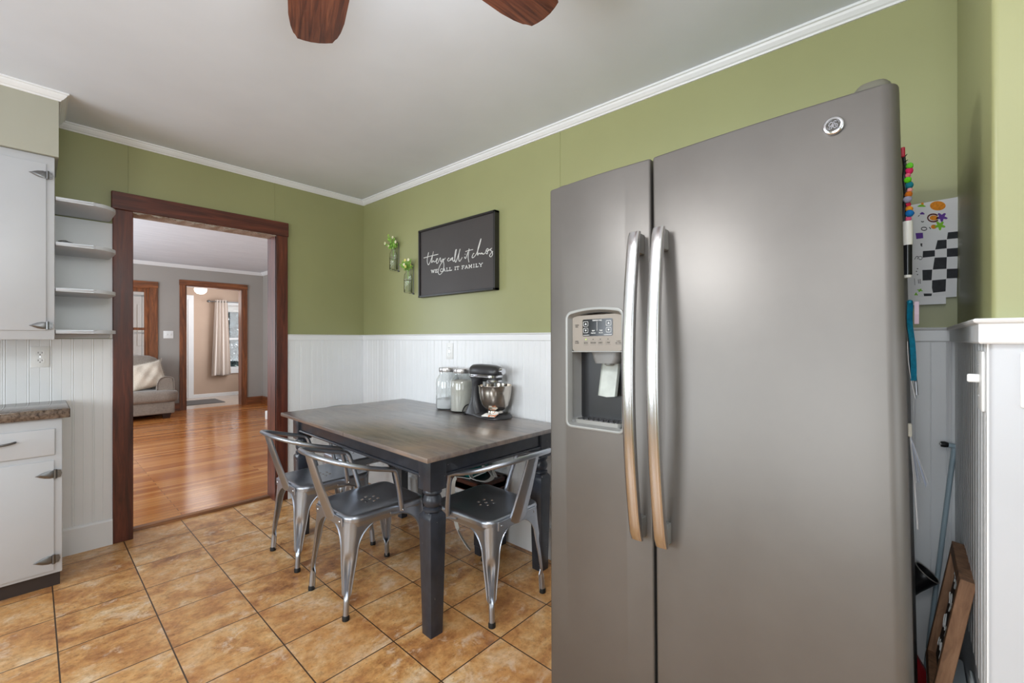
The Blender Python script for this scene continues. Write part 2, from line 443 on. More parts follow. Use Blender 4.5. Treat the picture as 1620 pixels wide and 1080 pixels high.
# doorway lining and casings in red-brown wood
f = MB(); f.box(0.326, DX0, YL-0.024, YL, 0, DZ, 0.003, 1)
struct(f.build('trim_casing_left', M['red_z']), 'worn red-brown casing on the cabinet side of the doorway', 'door casing')
f = MB(); f.box(DX1, 1.325, YL-0.024, YL, 0, DZ, 0.003, 1)
struct(f.build('trim_casing_right', M['red_z']), 'red-brown casing on the table side of the doorway', 'door casing')
f = MB(); f.box(0.320, 1.330, YL-0.028, YL, DZ, 2.122, 0.003, 1)
struct(f.build('trim_casing_head', M['red_x']), 'red-brown head casing across the top of the doorway', 'door casing')
f = MB(); f.box(DX0-0.006, DX0, YL-0.02, 3.72, 0.0, DZ)
struct(f.build('trim_door_lining_left', M['red_z']), 'wood lining inside the doorway, cabinet side', 'door lining')
f = MB(); f.box(DX1, DX1+0.006, YL-0.02, 3.72, 0.0, DZ)
struct(f.build('trim_door_lining_right', M['red_z']), 'scuffed wood lining inside the doorway, table side', 'door lining')
# chipped underside of the head: bare wood and old paint along the edge
m = Mat('chipped_bare_wood', rough=0.6); n = m.noise(m.coords((12, 30, 30)), 4, 5, 0.7)
m.color(m.ramp(n, [(0.35, srgb(96, 60, 42)), (0.5, srgb(190, 178, 164)), (0.65, srgb(120, 84, 62))]))
f = MB()
rings = []
for k in range(60):
    x = DX0 + (DX1-DX0)*k/59; dz = 0.010 + 0.006*math.sin(k*0.9) + random.uniform(-0.003, 0.003)
    if k > 40: dz *= 0.5
    rings.append([(x, YL-0.018, DZ+0.004), (x, YL-0.022, DZ-dz), (x, YL+0.02, DZ-dz*0.8), (x, 3.70, DZ-0.004), (x, 3.70, DZ+0.004)])
f.loft(rings, True, True, True)
struct(f.build('trim_door_head_lining', m.m, smooth=30), 'chipped bare wood along the underside of the doorway head', 'door lining')

# ------------------------------------------------------------------ living room and entry beyond
YF = 9.20
f = MB(); f.box(-1.7, 3.2, 3.70, 9.34, 2.50, 2.60)
mm = Mat('brushed_white_ceiling', srgb(232, 232, 230), 0.7); nn = mm.noise(mm.coords((1.2, 14, 1)), 3, 5, 0.6, 0.5)
mm.color(mm.ramp(nn, [(0.3, srgb(212, 218, 226)), (0.7, srgb(230, 235, 242))])).bump(nn, 0.4, 0.006)
struct(f.build('ceiling_living', mm.m), 'white brushed ceiling of the living room', 'ceiling')
DOX0, DOX1, DOZ = 1.776, 2.63, 2.155
WX0, WX1, WZ0, WZ1 = 0.45, 1.304, 0.70, 2.075
f = MB()
for x0, x1, z0, z1 in ((-1.7, WX0, 0, 2.6), (WX0, WX1, 0, WZ0), (WX0, WX1, WZ1, 2.6), (WX1, DOX0, 0, 2.6), (DOX0, DOX1, DOZ, 2.6), (DOX1, 4.3, 0, 2.6)):
    f.box(x0, x1, YF, YF+0.14, z0, z1)
struct(f.build('wall_back_living', M['grey_wall']), 'warm grey living room wall with a window and the entry doorway', 'wall')
f = MB(); f.box(2.99, 3.1, 3.70, YF, 0, 2.6)
struct(f.build('wall_right_living', M['grey_wall']), 'warm grey living room side wall near the doorway', 'wall')
f = MB(); f.box(-1.7, -1.6, 3.70, 4.6, 0, 2.6); f.box(-1.7, -1.6, 8.2, YF, 0, 2.6); f.box(-1.7, -1.6, 4.6, 8.2, 0, 0.6); f.box(-1.7, -1.6, 4.6, 8.2, 2.3, 2.6)
struct(f.build('wall_left_living', M['grey_wall']), 'living room wall with its own window', 'wall')
crl = [(0, 2.445), (0.012, 2.445), (0.02, 2.455), (0.045, 2.485), (0.055, 2.50), (0, 2.50)]
rail('trim_crown_living', [(2.99, 3.75), (2.99, YF), (-1.6, YF)], crl, M['white'], 'white crown moulding around the living room ceiling')
bl = [(0, 0.012), (0.02, 0.012), (0.02, 0.13), (0.012, 0.145), (0, 0.145)]
rail('baseboard_living', [(2.99, 3.75), (2.99, YF), (2.714, YF)], bl, M['orange_x'], 'amber wood baseboard in the far living room corner')
rail('baseboard_living_left', [(1.693, YF), (-1.6, YF)], bl, M['orange_x'], 'amber wood baseboard behind the sofa')
def casing(nm, x0, x1, z0, z1, w, mz, mx, lab, sill=False):
    for nm2, a, b, c, d in ((nm+'_left', x0-w, x0, x0-0.001, x0+0.012), (nm+'_right', x1, x1+w, x1-0.012, x1+0.001)):
        f = MB(); f.box(a, b, YF-0.022, YF, z0, z1, 0.002, 1); f.box(c, d, YF-0.02, YF+0.15, z0, z1)
        struct(f.build(nm2, mz), lab.replace('side casings', 'side casing at the sofa end' if nm2.endswith('left') else 'side casing at the far end'), 'casing')
    f = MB(); f.box(x0-w-0.005, x1+w+0.005, YF-0.026, YF, z1, z1+w+0.005, 0.002, 1); f.box(x0, x1, YF-0.02, YF+0.15, z1-0.012, z1+0.001)
    if sill: f.box(x0-w-0.02, x1+w+0.02, YF-0.05, YF+0.1, z0-0.03, z0)
    struct(f.build(nm+'_head', mx), lab.replace('side casings', 'head casing'), 'casing')
casing('trim_entry_casing', DOX0, DOX1, 0.012, DOZ, 0.086, M['orange_z'], M['orange_x'], 'amber wood side casings of the entry doorway')
casing('trim_window_casing', WX0, WX1, WZ0, WZ1, 0.095, M['orange_z'], M['orange_x'], 'amber wood side casings of the window behind the sofa', True)

# glass
g = Mat('window_glass', (1, 1, 1, 1), 0.0)
tr = g.node('ShaderNodeBsdfTransparent'); gl = g.node('ShaderNodeBsdfGlossy'); gl.inputs['Roughness'].default_value = 0.02
fr = g.node('ShaderNodeFresnel'); mx = g.node('ShaderNodeMixShader')
g.L.new(fr.outputs[0], mx.inputs[0]); g.L.new(tr.outputs[0], mx.inputs[1]); g.L.new(gl.outputs[0], mx.inputs[2])
g.L.new(mx.outputs[0], g.N['Material Output'].inputs['Surface'])
M['pane'] = g.m
def sash(nm, x0, x1, z0, z1, y, w, mat, lab, zmid=None):
    root = thing(nm, lab, 'window', (0, 0, 0)); root['kind'] = 'structure'
    f = MB(); f.box(x0, x0+w, y, y+0.04, z0, z1); f.box(x1-w, x1, y, y+0.04, z0, z1); f.box(x0+w, x1-w, y+0.001, y+0.039, z1-w, z1); f.box(x0+w, x1-w, y+0.001, y+0.039, z0, z0+w*1.3)
    if zmid: f.box(x0+w, x1-w, y-0.01, y+0.039, zmid-0.02, zmid+0.02)
    f.build('window_frame', mat, root)
    f = MB(); f.box(x0+w*0.5, x1-w*0.5, y+0.018, y+0.022, z0+w*0.5, z1-w*0.5); f.build('pane', M['pane'], root)
    return root
sash('window_1', WX0+0.012, WX1-0.012, WZ0, WZ1-0.012, YF+0.06, 0.055, M['orange_z'], 'wood framed sash window behind the sofa', 1.40)
sh = Mat('translucent_roller_shade', srgb(240, 240, 238), 0.8)
sh.b.inputs['Transmission Weight'].default_value = 0.0
tl = sh.node('ShaderNodeBsdfTranslucent'); tl.inputs[0].default_value = srgb(245, 245, 243); ms = sh.node('ShaderNodeMixShader'); ms.inputs[0].default_value = 0.6
sh.L.new(sh.b.outputs[0], ms.inputs[1]); sh.L.new(tl.outputs[0], ms.inputs[2]); sh.L.new(ms.outputs[0], sh.N['Material Output'].inputs['Surface'])
M['shade'] = sh.m

# entry room
f = MB(); 
EX0, EX1, EZ0, EZ1 = 2.80, 3.52, 0.56, 1.98
for x0, x1, z0, z1 in ((0.9, EX0, 0, 2.6), (EX0, EX1, 0, EZ0), (EX0, EX1, EZ1, 2.6), (EX1, 4.3, 0, 2.6)): f.box(x0, x1, 11.0, 11.12, z0, z1)
struct(f.build('wall_entry', M['tan_wall']), 'tan wall of the entry room with the curtained window', 'wall')
f = MB(); f.box(4.2, 4.3, YF+0.14, 11.0, 0, 2.6); struct(f.build('wall_entry_right', M['tan_wall']), 'tan side wall of the entry room out of sight', 'wall')
f = MB(); f.box(0.9, 1.0, YF+0.14, 11.0, 0, 2.6); struct(f.build('wall_entry_left', M['tan_wall']), 'tan wall beside the front door', 'wall')
f = MB(); f.box(0.9, 4.3, YF+0.14, 11.12, 2.45, 2.55); struct(f.build('ceiling_entry', M['ceiling']), 'white ceiling of the entry room', 'ceiling')
rail('baseboard_entry', [(4.2, 11.0), (2.257, 11.0)], [(0, 0.012), (0.015, 0.012), (0.015, 0.075), (0, 0.08)], M['white'], 'white baseboard under the entry window')
sash('window_2', EX0, EX1, EZ0, EZ1, 11.03, 0.05, M['white'], 'white framed sash window beside the curtain', 1.24)
f = MB(); f.box(EX0-0.07, EX0, 10.98, 11.0, EZ0-0.07, EZ1+0.07); f.box(EX1, EX1+0.07, 10.98, 11.0, EZ0-0.07, EZ1+0.07); f.box(EX0, EX1, 10.98, 11.0, EZ1, EZ1+0.07); f.box(EX0-0.02, EX1+0.02, 10.96, 11.0, EZ0-0.07, EZ0)
struct(f.build('trim_entry_window', M['white']), 'white trim around the entry window', 'window trim')
d = thing('door_1', 'white front door with white casing in the entry room', 'door'); d['kind'] = 'structure'
f = MB(); f.box(2.165, 2.257, 10.975, 11.0, 0.012, 2.05); f.box(1.16, 2.257, 10.975, 11.0, 2.05, 2.14); f.box(1.16, 1.25, 10.975, 11.0, 0.012, 2.05); f.build('door_frame', M['white'], d)
f = MB(); f.box(1.25, 2.165, 10.985, 11.0, 0.015, 2.05)
for z0, z1 in ((0.2, 0.95), (1.1, 1.9)):
    for x0, x1 in ((1.36, 1.66), (1.76, 2.06)): f.box(x0, x1, 10.978, 10.99, z0, z1, 0.006, 2)
f.build('door_panel', M['white'], d)
f = MB(); f.ball((2.10, 10.94, 1.0), 0.028, 2); f.cyl((2.10, 10.985, 1.0), (2.10, 10.94, 1.0), 0.012); f.build('door_knob', M['chrome'], d, smooth=40)

# ------------------------------------------------------------------ things in the living room and entry
fab = Mat('beige_chenille_upholstery', rough=0.9, Sheen_Weight=0.3)
n = fab.noise(fab.coords(), 60, 4); n2 = fab.noise(fab.coords(), 5, 4)
fab.color(fab.mix(0.5, fab.ramp(n, [(0.3, srgb(120, 108, 98)), (0.7, srgb(156, 144, 132))]), fab.ramp(n2, [(0.3, srgb(126, 114, 104)), (0.7, srgb(154, 142, 131))])))
fab.bump(n, 0.4, 0.003); M['sofa'] = fab.m
pil = Mat('cream_linen', rough=0.9, Sheen_Weight=0.2); n = pil.noise(pil.coords(), 90, 3)
pil.color(pil.ramp(n, [(0.3, srgb(196, 182, 164)), (0.7, srgb(218, 206, 190))])).bump(n, 0.3, 0.002); M['linen'] = pil.m

def softbox(x0, x1, y0, y1, z0, z1, r=0.06, puff=0.02):
    """cushion-like block: rounded and bulging"""
    f = MB(); f.box(x0, x1, y0, y1, z0, z1)
    bmesh.ops.subdivide_edges(f.bm, edges=f.bm.edges[:], cuts=7, use_grid_fill=True)
    cx, cy, cz = (x0+x1)/2, (y0+y1)/2, (z0+z1)/2; h = V((x1-x0)/2, (y1-y0)/2, (z1-z0)/2)
    for v in f.bm.verts:
        p = v.co - V(cx, cy, cz)
        q = V(*[max(-h[i]+r, min(h[i]-r, p[i])) for i in range(3)])
        d = p - q
        if d.length > 1e-6: p = q + d.normalized()*min(r, max(abs(d.x), abs(d.y), abs(d.z)))
        u = [abs(p[i])/h[i] for i in range(3)]
        big = max(range(3), key=lambda i: u[i]); o = [i for i in range(3) if i != big]
        p[big] += math.copysign(puff*(1-min(1, u[o[0]])**2)*(1-min(1, u[o[1]])**2), p[big])
        v.co = p + V(cx, cy, cz)
    return f
s = thing('sofa', 'beige chenille sofa against the grey living room wall', 'sofa', (0.6, 8.8, 0.014))
def rel(f): bmesh.ops.translate(f.bm, vec=(-0.6, -8.8, -0.014), verts=f.bm.verts); return f
f = MB(); f.box(-0.85, 1.50, 8.46, 9.10, 0.085, 0.27, 0.02, 3); rel(f).build('base', M['sofa'], s, smooth=50)
rel(softbox(0.33, 1.54, 8.41, 8.95, 0.265, 0.445, 0.055, 0.012)).build('seat_cushion', M['sofa'], s, smooth=80)
rel(softbox(-0.86, 0.325, 8.41, 8.95, 0.265, 0.445, 0.055, 0.012)).build('seat_cushion', M['sofa'], s, smooth=80)
# rolled arm
prof = [(1.285, 0.26), (1.285, 0.50), (1.295, 0.57), (1.325, 0.625), (1.375, 0.65), (1.43, 0.65), (1.475, 0.63), (1.495, 0.58), (1.495, 0.26)]
f = MB(); f.prism(prof, 'y', 8.50, 9.10); bmesh.ops.bevel(f.bm, geom=[e for e in f.bm.edges if abs(e.verts[0].co.y-e.verts[1].co.y) < 1e-4], offset=0.012, segments=2, affect='EDGES')
rel(f).build('arm', M['sofa'], s, smooth=50)
f = MB(); f.tube(smoothpath([(x, 8.498, z) for x, z in prof], 5), 0.007, 6); rel(f).build('piping', M['sofa'], s, smooth=60)
f = MB(); f.box(-0.85, 1.42, 8.94, 9.13, 0.26, 0.78, 0.05, 4); rel(f).build('back', M['sofa'], s, smooth=60)
fr_ = softbox(0.45, 1.35, 8.80, 9.02, 0.45, 0.96, 0.09, 0.03); rel(fr_).build('back_cushion', M['sofa'], s, smooth=80)
fr_ = softbox(-0.80, 0.44, 8.78, 9.0, 0.45, 0.95, 0.09, 0.03); rel(fr_).build('back_cushion', M['sofa'], s, smooth=80)
mleg = plain('dark_sofa_foot', srgb(40, 26, 22), 0.4)
for x in (1.40, -0.76):
    for y in (8.52, 9.03):
        f = MB(); f.loft([[(x+dx*a, y+dy*a, z) for dx, dy in ((-1, -1), (1, -1), (1, 1), (-1, 1))] for a, z in ((0.04, 0.015), (0.055, 0.09))], True, True, True); rel(f).build('foot', mleg, s)
# throw pillow with knife edge and pointed corners
f = MB(); N = 22; ang = math.radians(14)
rows = []
for side in (1, -1):
    g2 = []
    for i in range(N+1):
        r = []
        for j in range(N+1):
            u, v = i/N*2-1, j/N*2-1
            w = (1-abs(u)**2.6)*(1-abs(v)**2.6)
            pin = 1 - 0.10*(1-abs(u)**4)*abs(v)**3 ; pin2 = 1 - 0.10*(1-abs(v)**4)*abs(u)**3
            wr = 0.012*math.sin(5*u+3*v)*w + 0.008*math.sin(9*u-7*v)*w
            r.append(f.bm.verts.new((u*0.235*pin2, side*(0.11*w**0.55+0.003)+wr, v*0.215*pin)))
        g2.append(r)
    rows.append(g2)
    for i in range(N):
        for j in range(N): f.bm.faces.new((g2[i][j], g2[i+1][j], g2[i+1][j+1], g2[i][j+1]))
bmesh.ops.remove_doubles(f.bm, verts=f.bm.verts, dist=0.0071)
p = thing('throw_pillow', 'cream throw pillow with fringed edge on the sofa', 'pillow', (1.175, 8.64, 0.668), rot=(math.radians(-18), math.radians(-12), 0.0))
f.build('cover', M['linen'], p, smooth=80)
fr_ = MB(); 
per = [(-1, t) for t in [k/30*2-1 for k in range(31)]] + [(t, 1) for t in [k/30*2-1 for k in range(31)]] + [(1, -t) for t in [k/30*2-1 for k in range(31)]]
for u, v in per:
    a = V(u*0.235*(1 - 0.10*(1-abs(v)**4)*abs(u)**3), 0, v*0.215*(1 - 0.10*(1-abs(u)**4)*abs(v)**3)); o = V(u if abs(u) == 1 else 0, 0, v if abs(v) == 1 else 0)
    fr_.cyl(a, a + (o + V(random.uniform(-.4, .4), random.uniform(-.5, .5), random.uniform(-.4, .4)))*0.016, 0.0035, 0.0015, 5)
fr_.build('fringe', M['linen'], p)
# switch plate on the living room wall
def plate(name, label, w, h, origin, rot, kind, mat=None, cat='outlet', group=None):
    r = thing(name, label, cat, origin, group=group, rot=rot)   # local: x across, z up, faces -y
    f = MB(); f.box(-w/2, w/2, -0.006, 0, -h/2, h/2, 0.003, 2); f.build('cover_plate', mat or M['plastic_white'], r, smooth=40)
    if kind == 'outlet':
        for z in (0.021, -0.021):
            f = MB(); f.prism(rrect(-0.017, 0.017, z-0.0145, z+0.0145, 0.009, 4), 'y', -0.0085, -0.002); s_ = f.build('socket', M['plastic_white'], r, smooth=40)
            f = MB(); f.box(-0.0085, -0.0062, -0.0092, -0.006, z-0.002, z+0.007); f.box(0.0062, 0.0085, -0.0092, -0.006, z-0.002, z+0.006); f.cyl((0, -0.0092, z-0.008), (0, -0.006, z-0.008), 0.0026, n=8); f.build('slots', M['mark_dark'], s_)
        f = MB(); f.cyl((0, -0.0078, 0), (0, -0.004, 0), 0.003, n=8); f.build('screw', M['chrome'], r)
    else:
        n = 2 if kind == 'double' else 1
        for k in range(n):
            x = (k-(n-1)/2)*0.046
            f = MB(); f.box(x-0.005, x+0.005, -0.0225, -0.003, -0.004, 0.012, 0.002, 1, mat=Matrix.Rotation(0.0, 4, 'X')); f.build('toggle', M['plastic_white'], r)
            for z in (0.03, -0.03): MB().cyl((x, -0.0072, z), (x, -0.004, z), 0.0025, n=8).build('screw', M['chrome'], r)
    return r
plate('switch_plate', 'white double light switch plate on the grey living room wall', 0.135, 0.125, (1.541, YF, 1.308), (0, 0, 0), 'double', cat='light switch')
# small white wall plug low in the doorway
r = thing('plug_in_box', 'small white plastic box on the wood floor close to the doorway', 'box', (2.43, 7.22, 0.014))
f = MB(); f.box(-0.045, 0.045, -0.03, 0.03, 0, 0.13, 0.008, 2); f.build('housing', M['plastic_white'], r, smooth=40)
f = MB(); f.box(-0.03, -0.005, -0.032, -0.028, 0.05, 0.09); f.box(0.005, 0.03, -0.032, -0.028, 0.05, 0.09); f.build('socket', M['silver_paint'], r)
# entry: mat, light, curtain and rod
m_mat = plain('charcoal_doormat', srgb(92, 88, 86), 0.95, 0, 0.15, 120)
f = MB(); f.box(1.45, 2.52, 9.80, 10.50, 0.012, 0.022, 0.004, 1)
tag(f.build('doormat', m_mat), 'dark grey doormat on the entry floor', 'mat')
l = thing('ceiling_light', 'round white glass globe light hanging in the entry room', 'lamp', (2.23, 10.3, 2.45))
f = MB(); f.lathe([(0, -0.0), (0.06, 0.0), (0.055, -0.02), (0.03, -0.03), (0.02, -0.14), (0.045, -0.15), (0.045, -0.17), (0.0, -0.17)], 20, cap=False); f.build('fitting', M['chrome'], l, smooth=40)
em = Mat('lit_opal_glass', srgb(255, 250, 242), 0.3); em.b.inputs['Emission Color'].default_value = srgb(255, 244, 230); em.b.inputs['Emission Strength'].default_value = 1.6
f = MB(); f.lathe([(0.04, -0.165), (0.075, -0.18), (0.105, -0.215), (0.108, -0.25), (0.095, -0.29), (0.06, -0.325), (0.0, -0.338)], 24, cap=False); f.build('globe', em.m, l, smooth=60)
pl_ = bpy.data.lights.new('entry_globe_light', 'POINT'); pl_.energy = 7; pl_.color = (1, 0.95, 0.9); pl_.shadow_soft_size = 0.3
po = bpy.data.objects.new('entry_globe_light', pl_); po.location = (2.23, 10.3, 2.02); col.objects.link(po)
cu = Mat('cream_curtain_cloth', srgb(222, 211, 203), 0.85); n = cu.noise(cu.coords(), 150, 2); cu.bump(n, 0.2, 0.001)
c = thing('curtain', 'cream gathered curtain hanging left of the entry window', 'curtain', (2.73, 10.90, 0.46))
f = MB(); nU, nV = 120, 14; rings = []
for j in range(nV+1):
    t = j/nV; z = 1.61*(1-t)
    half = 0.115 + 0.06*t; cx = 0.0
    rings.append([(cx + (i/nU*2-1)*half + 0.01*math.sin(i/nU*41)*t, 0.034*math.sin(i/nU*2*PI*4.5 + 0.5*t)*(0.75+0.35*t), z - 0.01*math.sin(i*0.3)*t) for i in range(nU+1)])
back = [[(x, y+0.002, z) for x, y, z in reversed(r)] for r in rings]
f.loft([a+b for a, b in zip(rings, back)], True, True, True); f.build('panel', cu.m, c, smooth=70)
r = thing('curtain_rod', 'thin metal curtain rod with finial above the entry window', 'curtain rod', (2.52, 10.90, 2.03))
f = MB(); f.cyl((0, 0, 0), (1.2, 0, 0), 0.009); f.build('rod', M['pewter'], r, smooth=40)
f = MB(); f.ball((-0.02, 0, 0), 0.026, 2, (1.3, 1, 1)); f.build('finial', M['pewter'], r, smooth=60)
f = MB(); f.box(0.06, 0.075, -0.005, 0.10, -0.01, 0.006); f.build('bracket', M['pewter'], r)
sh_ = thing('window_shade', 'white pleated shade raised at the top of the entry window', 'shade', (3.16, 11.0, 1.96))
f = MB(); rings = []
for k in range(13): rings.append([(-0.32, 0.012 if k % 2 else 0.024, -k*0.011), (0.32, 0.012 if k % 2 else 0.024, -k*0.011), (0.32, 0.028, -k*0.011), (-0.32, 0.028, -k*0.011)])
f.loft(rings, True, True, True); f.build('pleats', M['plastic_white'], sh_)
# storm window outside the living room sash
r = thing('storm_window', 'pale storm window frame outside the window behind the sofa', 'storm window', (0.877, YF+0.125, WZ0)); r['kind'] = 'structure'
f = MB(); f.box(-0.41, -0.38, 0, 0.015, 0, 1.36); f.box(0.38, 0.41, 0, 0.015, 0, 1.36); f.box(-0.38, 0.38, 0.001, 0.014, 1.23, 1.26); f.box(-0.38, 0.38, 0.001, 0.014, 0.62, 0.645); f.box(-0.38, 0.38, 0.001, 0.014, 0, 0.03); f.box(0.335, 0.345, 0, 0.012, 0.0, 1.23); f.build('frame', M['white'], r)
# garden outside the entry window
lf = Mat('dark_evergreen_foliage', rough=0.8); n = lf.noise(lf.coords(), 3, 4)
lf.color(lf.ramp(n, [(0.3, srgb(62, 78, 80)), (0.55, srgb(98, 114, 118)), (0.75, srgb(140, 152, 156))]))
t = thing('evergreen_tree', 'dark evergreen tree outside the entry window', 'tree', (5.2, 16.5, -0.3))
f = MB(); f.tube([(0, 0, 0), (0.05, 0, 2), (0, 0.05, 4.2)], [0.16, 0.11, 0.03], 10); f.build('trunk', plain('bark', srgb(70, 56, 46), 0.9), t, smooth=50)
f = MB()
for k in range(4200):
    h = random.uniform(0.3, 4.6); rad = (1.9*(1-h/4.9)+0.15)*math.sqrt(random.random()); a = random.uniform(0, 2*PI)
    p = V(rad*math.cos(a), rad*math.sin(a), h); e = Euler((random.uniform(-1, 1), random.uniform(-1, 1), a)).to_matrix(); q = random.uniform(0.10, 0.20)
    f.quad(p + e @ V(-q, 0, 0), p + e @ V(0, -q*0.4, 0.02), p + e @ V(q, 0, 0), p + e @ V(0, q*0.4, 0.02))
f.build('foliage', lf.m, t)
f = MB(); f.box(-6, 12, 11.3, 30, -0.4, -0.3); struct(f.build('ground_outside', plain('lawn', srgb(130, 142, 128), 0.9)), 'pale lawn outside the entry window', 'ground')

# ================================================================== cabinets and corner shelves
def hinge(parent, x, y, z, s=1.0):
    """old arrow-shaped surface hinge: leaf tapering to a point on the door, knuckle and short plate on the frame"""
    pts = [(-0.066, 0), (-0.058, 0.003), (-0.050, 0.008), (-0.036, 0.0145), (-0.018, 0.0185), (-0.004, 0.0175), (-0.004, -0.0175), (-0.018, -0.0185), (-0.036, -0.0145), (-0.050, -0.008), (-0.058, -0.003)]
    f = MB(); f.loft([[(x+px*s, y, z+pz*s) for px, pz in pts], [(x+px*s, y-0.003, z+pz*s) for px, pz in pts], [(x+(px*0.86-0.004)*s, y-0.005, z+pz*0.7*s) for px, pz in pts]], True, True, True)
    f.loft([[(x+px*s, y, z+pz*s) for px, pz in ((0.003, -0.019), (0.018, -0.016), (0.022, 0), (0.018, 0.016), (0.003, 0.019))], [(x+px*s, y-0.0035, z+pz*s) for px, pz in ((0.003, -0.019), (0.018, -0.016), (0.022, 0), (0.018, 0.016), (0.003, 0.019))]], True, True, True)
    f.cyl((x, y-0.004, z-0.021*s), (x, y-0.004, z+0.021*s), 0.006*s, n=10)
    for dx, dz in ((-0.018, 0.010), (-0.018, -0.010), (0.013, 0.009), (0.013, -0.009)): f.ball((x+dx*s, y-0.0045, z+dz*s), 0.0022*s, 1)
    return f.build('hinge', M['pewter'], parent, smooth=40)

YC = 3.17
c = thing('wall_cabinet', 'white wall cabinet with arrow hinges above the countertop', 'cabinet', (-0.30, YC, 1.228))
f = MB(); f.box(-0.9, 0.377, 0.0, YL-0.012-YC, 0, 0.912, 0.004, 2); f.build('body', M['cabinet'], c, smooth=40)
d = MB().box(-0.36, 0.348, -0.008, 0.001, 0.045, 0.872, 0.003, 2).build('door', M['cabinet'], c, smooth=40)
hinge(d, 0.352, -0.008, 0.815, 0.95); hinge(d, 0.352, -0.008, 0.070, 0.95)
f = MB(); f.ball((-0.31, -0.026, 0.12), 0.014, 2); f.cyl((-0.31, -0.008, 0.12), (-0.31, -0.026, 0.12), 0.006); f.build('knob', M['pewter'], d, smooth=50)

YB = 3.135
c = thing('base_cabinet', 'white base cabinet with one drawer above a hinged door', 'cabinet', (-0.30, YB, 0.0))
f = MB(); f.box(-0.9, 0.402, 0.0, YL-0.013-YB, 0.072, 0.838, 0.003, 2); f.build('body', M['cabinet'], c, smooth=40)
f = MB(); f.box(-0.9, 0.395, 0.028, 0.05, 0, 0.072); f.box(0.375, 0.395, 0.05, YL-0.03-YB, 0, 0.072); f.build('toe_kick', M['toe'], c)
dr = MB().box(-0.36, 0.378, -0.008, 0.001, 0.658, 0.790, 0.005, 3).build('drawer', M['cabinet'], c, smooth=40)
f = MB(); f.tube(smoothpath([(0.09, -0.006, 0.742), (0.09, -0.02, 0.742), (0.115, -0.030, 0.738), (0.165, -0.034, 0.736), (0.215, -0.030, 0.738), (0.243, -0.018, 0.742), (0.245, -0.006, 0.742)], 6), 0.0055, 8, flat=(1, 1)); f.build('handle', M['pewter'], dr, smooth=60)
d = MB().box(-0.36, 0.374, -0.008, 0.001, 0.088, 0.632, 0.003, 2).build('door', M['cabinet'], c, smooth=40)
hinge(d, 0.378, -0.008, 0.565, 1.05); hinge(d, 0.372, -0.008, 0.145, 1.05)

gr = Mat('brown_speckled_laminate', rough=0.14)
n = gr.noise(gr.coords(), 45, 5, 0.75); v = gr.node('ShaderNodeTexVoronoi'); v.inputs['Scale'].default_value = 90; gr.L.new(gr.coords(), v.inputs['Vector'])
gr.color(gr.mix(0.35, gr.ramp(n, [(0.3, srgb(34, 26, 23)), (0.45, srgb(84, 68, 58)), (0.58, srgb(130, 112, 98)), (0.72, srgb(66, 52, 44))]), gr.ramp(v.outputs['Color'], [(0.2, srgb(44, 34, 30)), (0.8, srgb(146, 128, 114))])))
c = thing('countertop', 'brown speckled countertop on the base cabinet', 'countertop', (-0.30, YB, 0.8395))
f = MB(); f.box(-0.9, 0.428, -0.025, YL-0.013-YB, 0.0, 0.046, 0.004, 2); f.build('slab', gr.m, c, smooth=40)
f = MB(); f.box(0.4275, 0.4295, -0.024, YL-0.014-YB, 0.0, 0.044, 0.001, 1); f.build('end_strip', M['toe'], c)

# corner shelves with a rounded front corner
s = thing('corner_shelf', 'white open corner shelves with rounded fronts between cabinet and doorway', 'shelf', (0.08, YL-0.0105, 1.235))
W_, D_ = 0.236, 0.375
for k, z in enumerate((0.025, 0.238, 0.470, 0.696)):
    out = []
    x1 = W_
    pts = [(0, 0), (0, -D_), (0.13, -D_-0.004)]
    for a in range(0, 13):
        t = PI/2*(1-a/12); pts.append((x1-0.10+0.10*math.cos(t), -D_+0.125-0.125*math.sin(t)))
    pts += [(x1, -0.012), (x1-0.008, 0)]
    f = MB(); f.prism(pts, 'z', z, z+0.018)
    bmesh.ops.bevel(f.bm, geom=[e for e in f.bm.edges if abs(e.verts[0].co.z-e.verts[1].co.z) < 1e-5 and min(e.verts[0].co.y, e.verts[1].co.y) < -0.01 and max(e.verts[0].co.x, e.verts[1].co.x) > 0.01], offset=0.005, segments=2, affect='EDGES')
    f.build('shelf_board', M['cabinet'], s, smooth=40)
f = MB(); f.box(0, W_-0.004, -0.014, 0, 0.0, 0.025, 0.002, 1); f.build('cleat', M['cabinet'], s)
# small things left on the shelves
f = MB(); f.box(-0.085, 0.085, -0.012, 0.012, 0, 0.0085, 0.002, 1)
o = f.build('tablet_case', M['black']); o.location = (0.165, 3.222, 1.235+0.714); o.rotation_euler = (0, 0, math.radians(-4))
tag(o, 'thin black flat case lying on the highest corner shelf', 'case')
r = thing('bottle_opener', 'small grey metal opener lying on the second highest corner shelf', 'opener', (0.115, 3.235, 1.235+0.488), rz=0.1)
f = MB(); f.tube(smoothpath([(-0.022, 0, 0.007), (-0.012, 0.008, 0.012), (0.004, 0.004, 0.014), (0.012, 0, 0.008)], 5), [0.006]*15+[0.005], 8); f.build('head', M['pewter'], r, smooth=60)
f = MB(); f.tube([(0.008, 0, 0.009), (0.022, 0, 0.0075), (0.05, 0.004, 0.003)], [0.006, 0.006, 0.002], 8); f.build('shank', M['pewter'], r, smooth=60)
r = thing('key', 'small grey key lying on the third corner shelf down', 'key', (0.125, 3.30, 1.235+0.256), rz=0.15)
f = MB(); f.tube([(0.011*math.cos(a*PI/8), 0.009*math.sin(a*PI/8), 0.004) for a in range(16)], 0.0035, 6, closed=True); f.build('bow', M['pewter'], r, smooth=60)
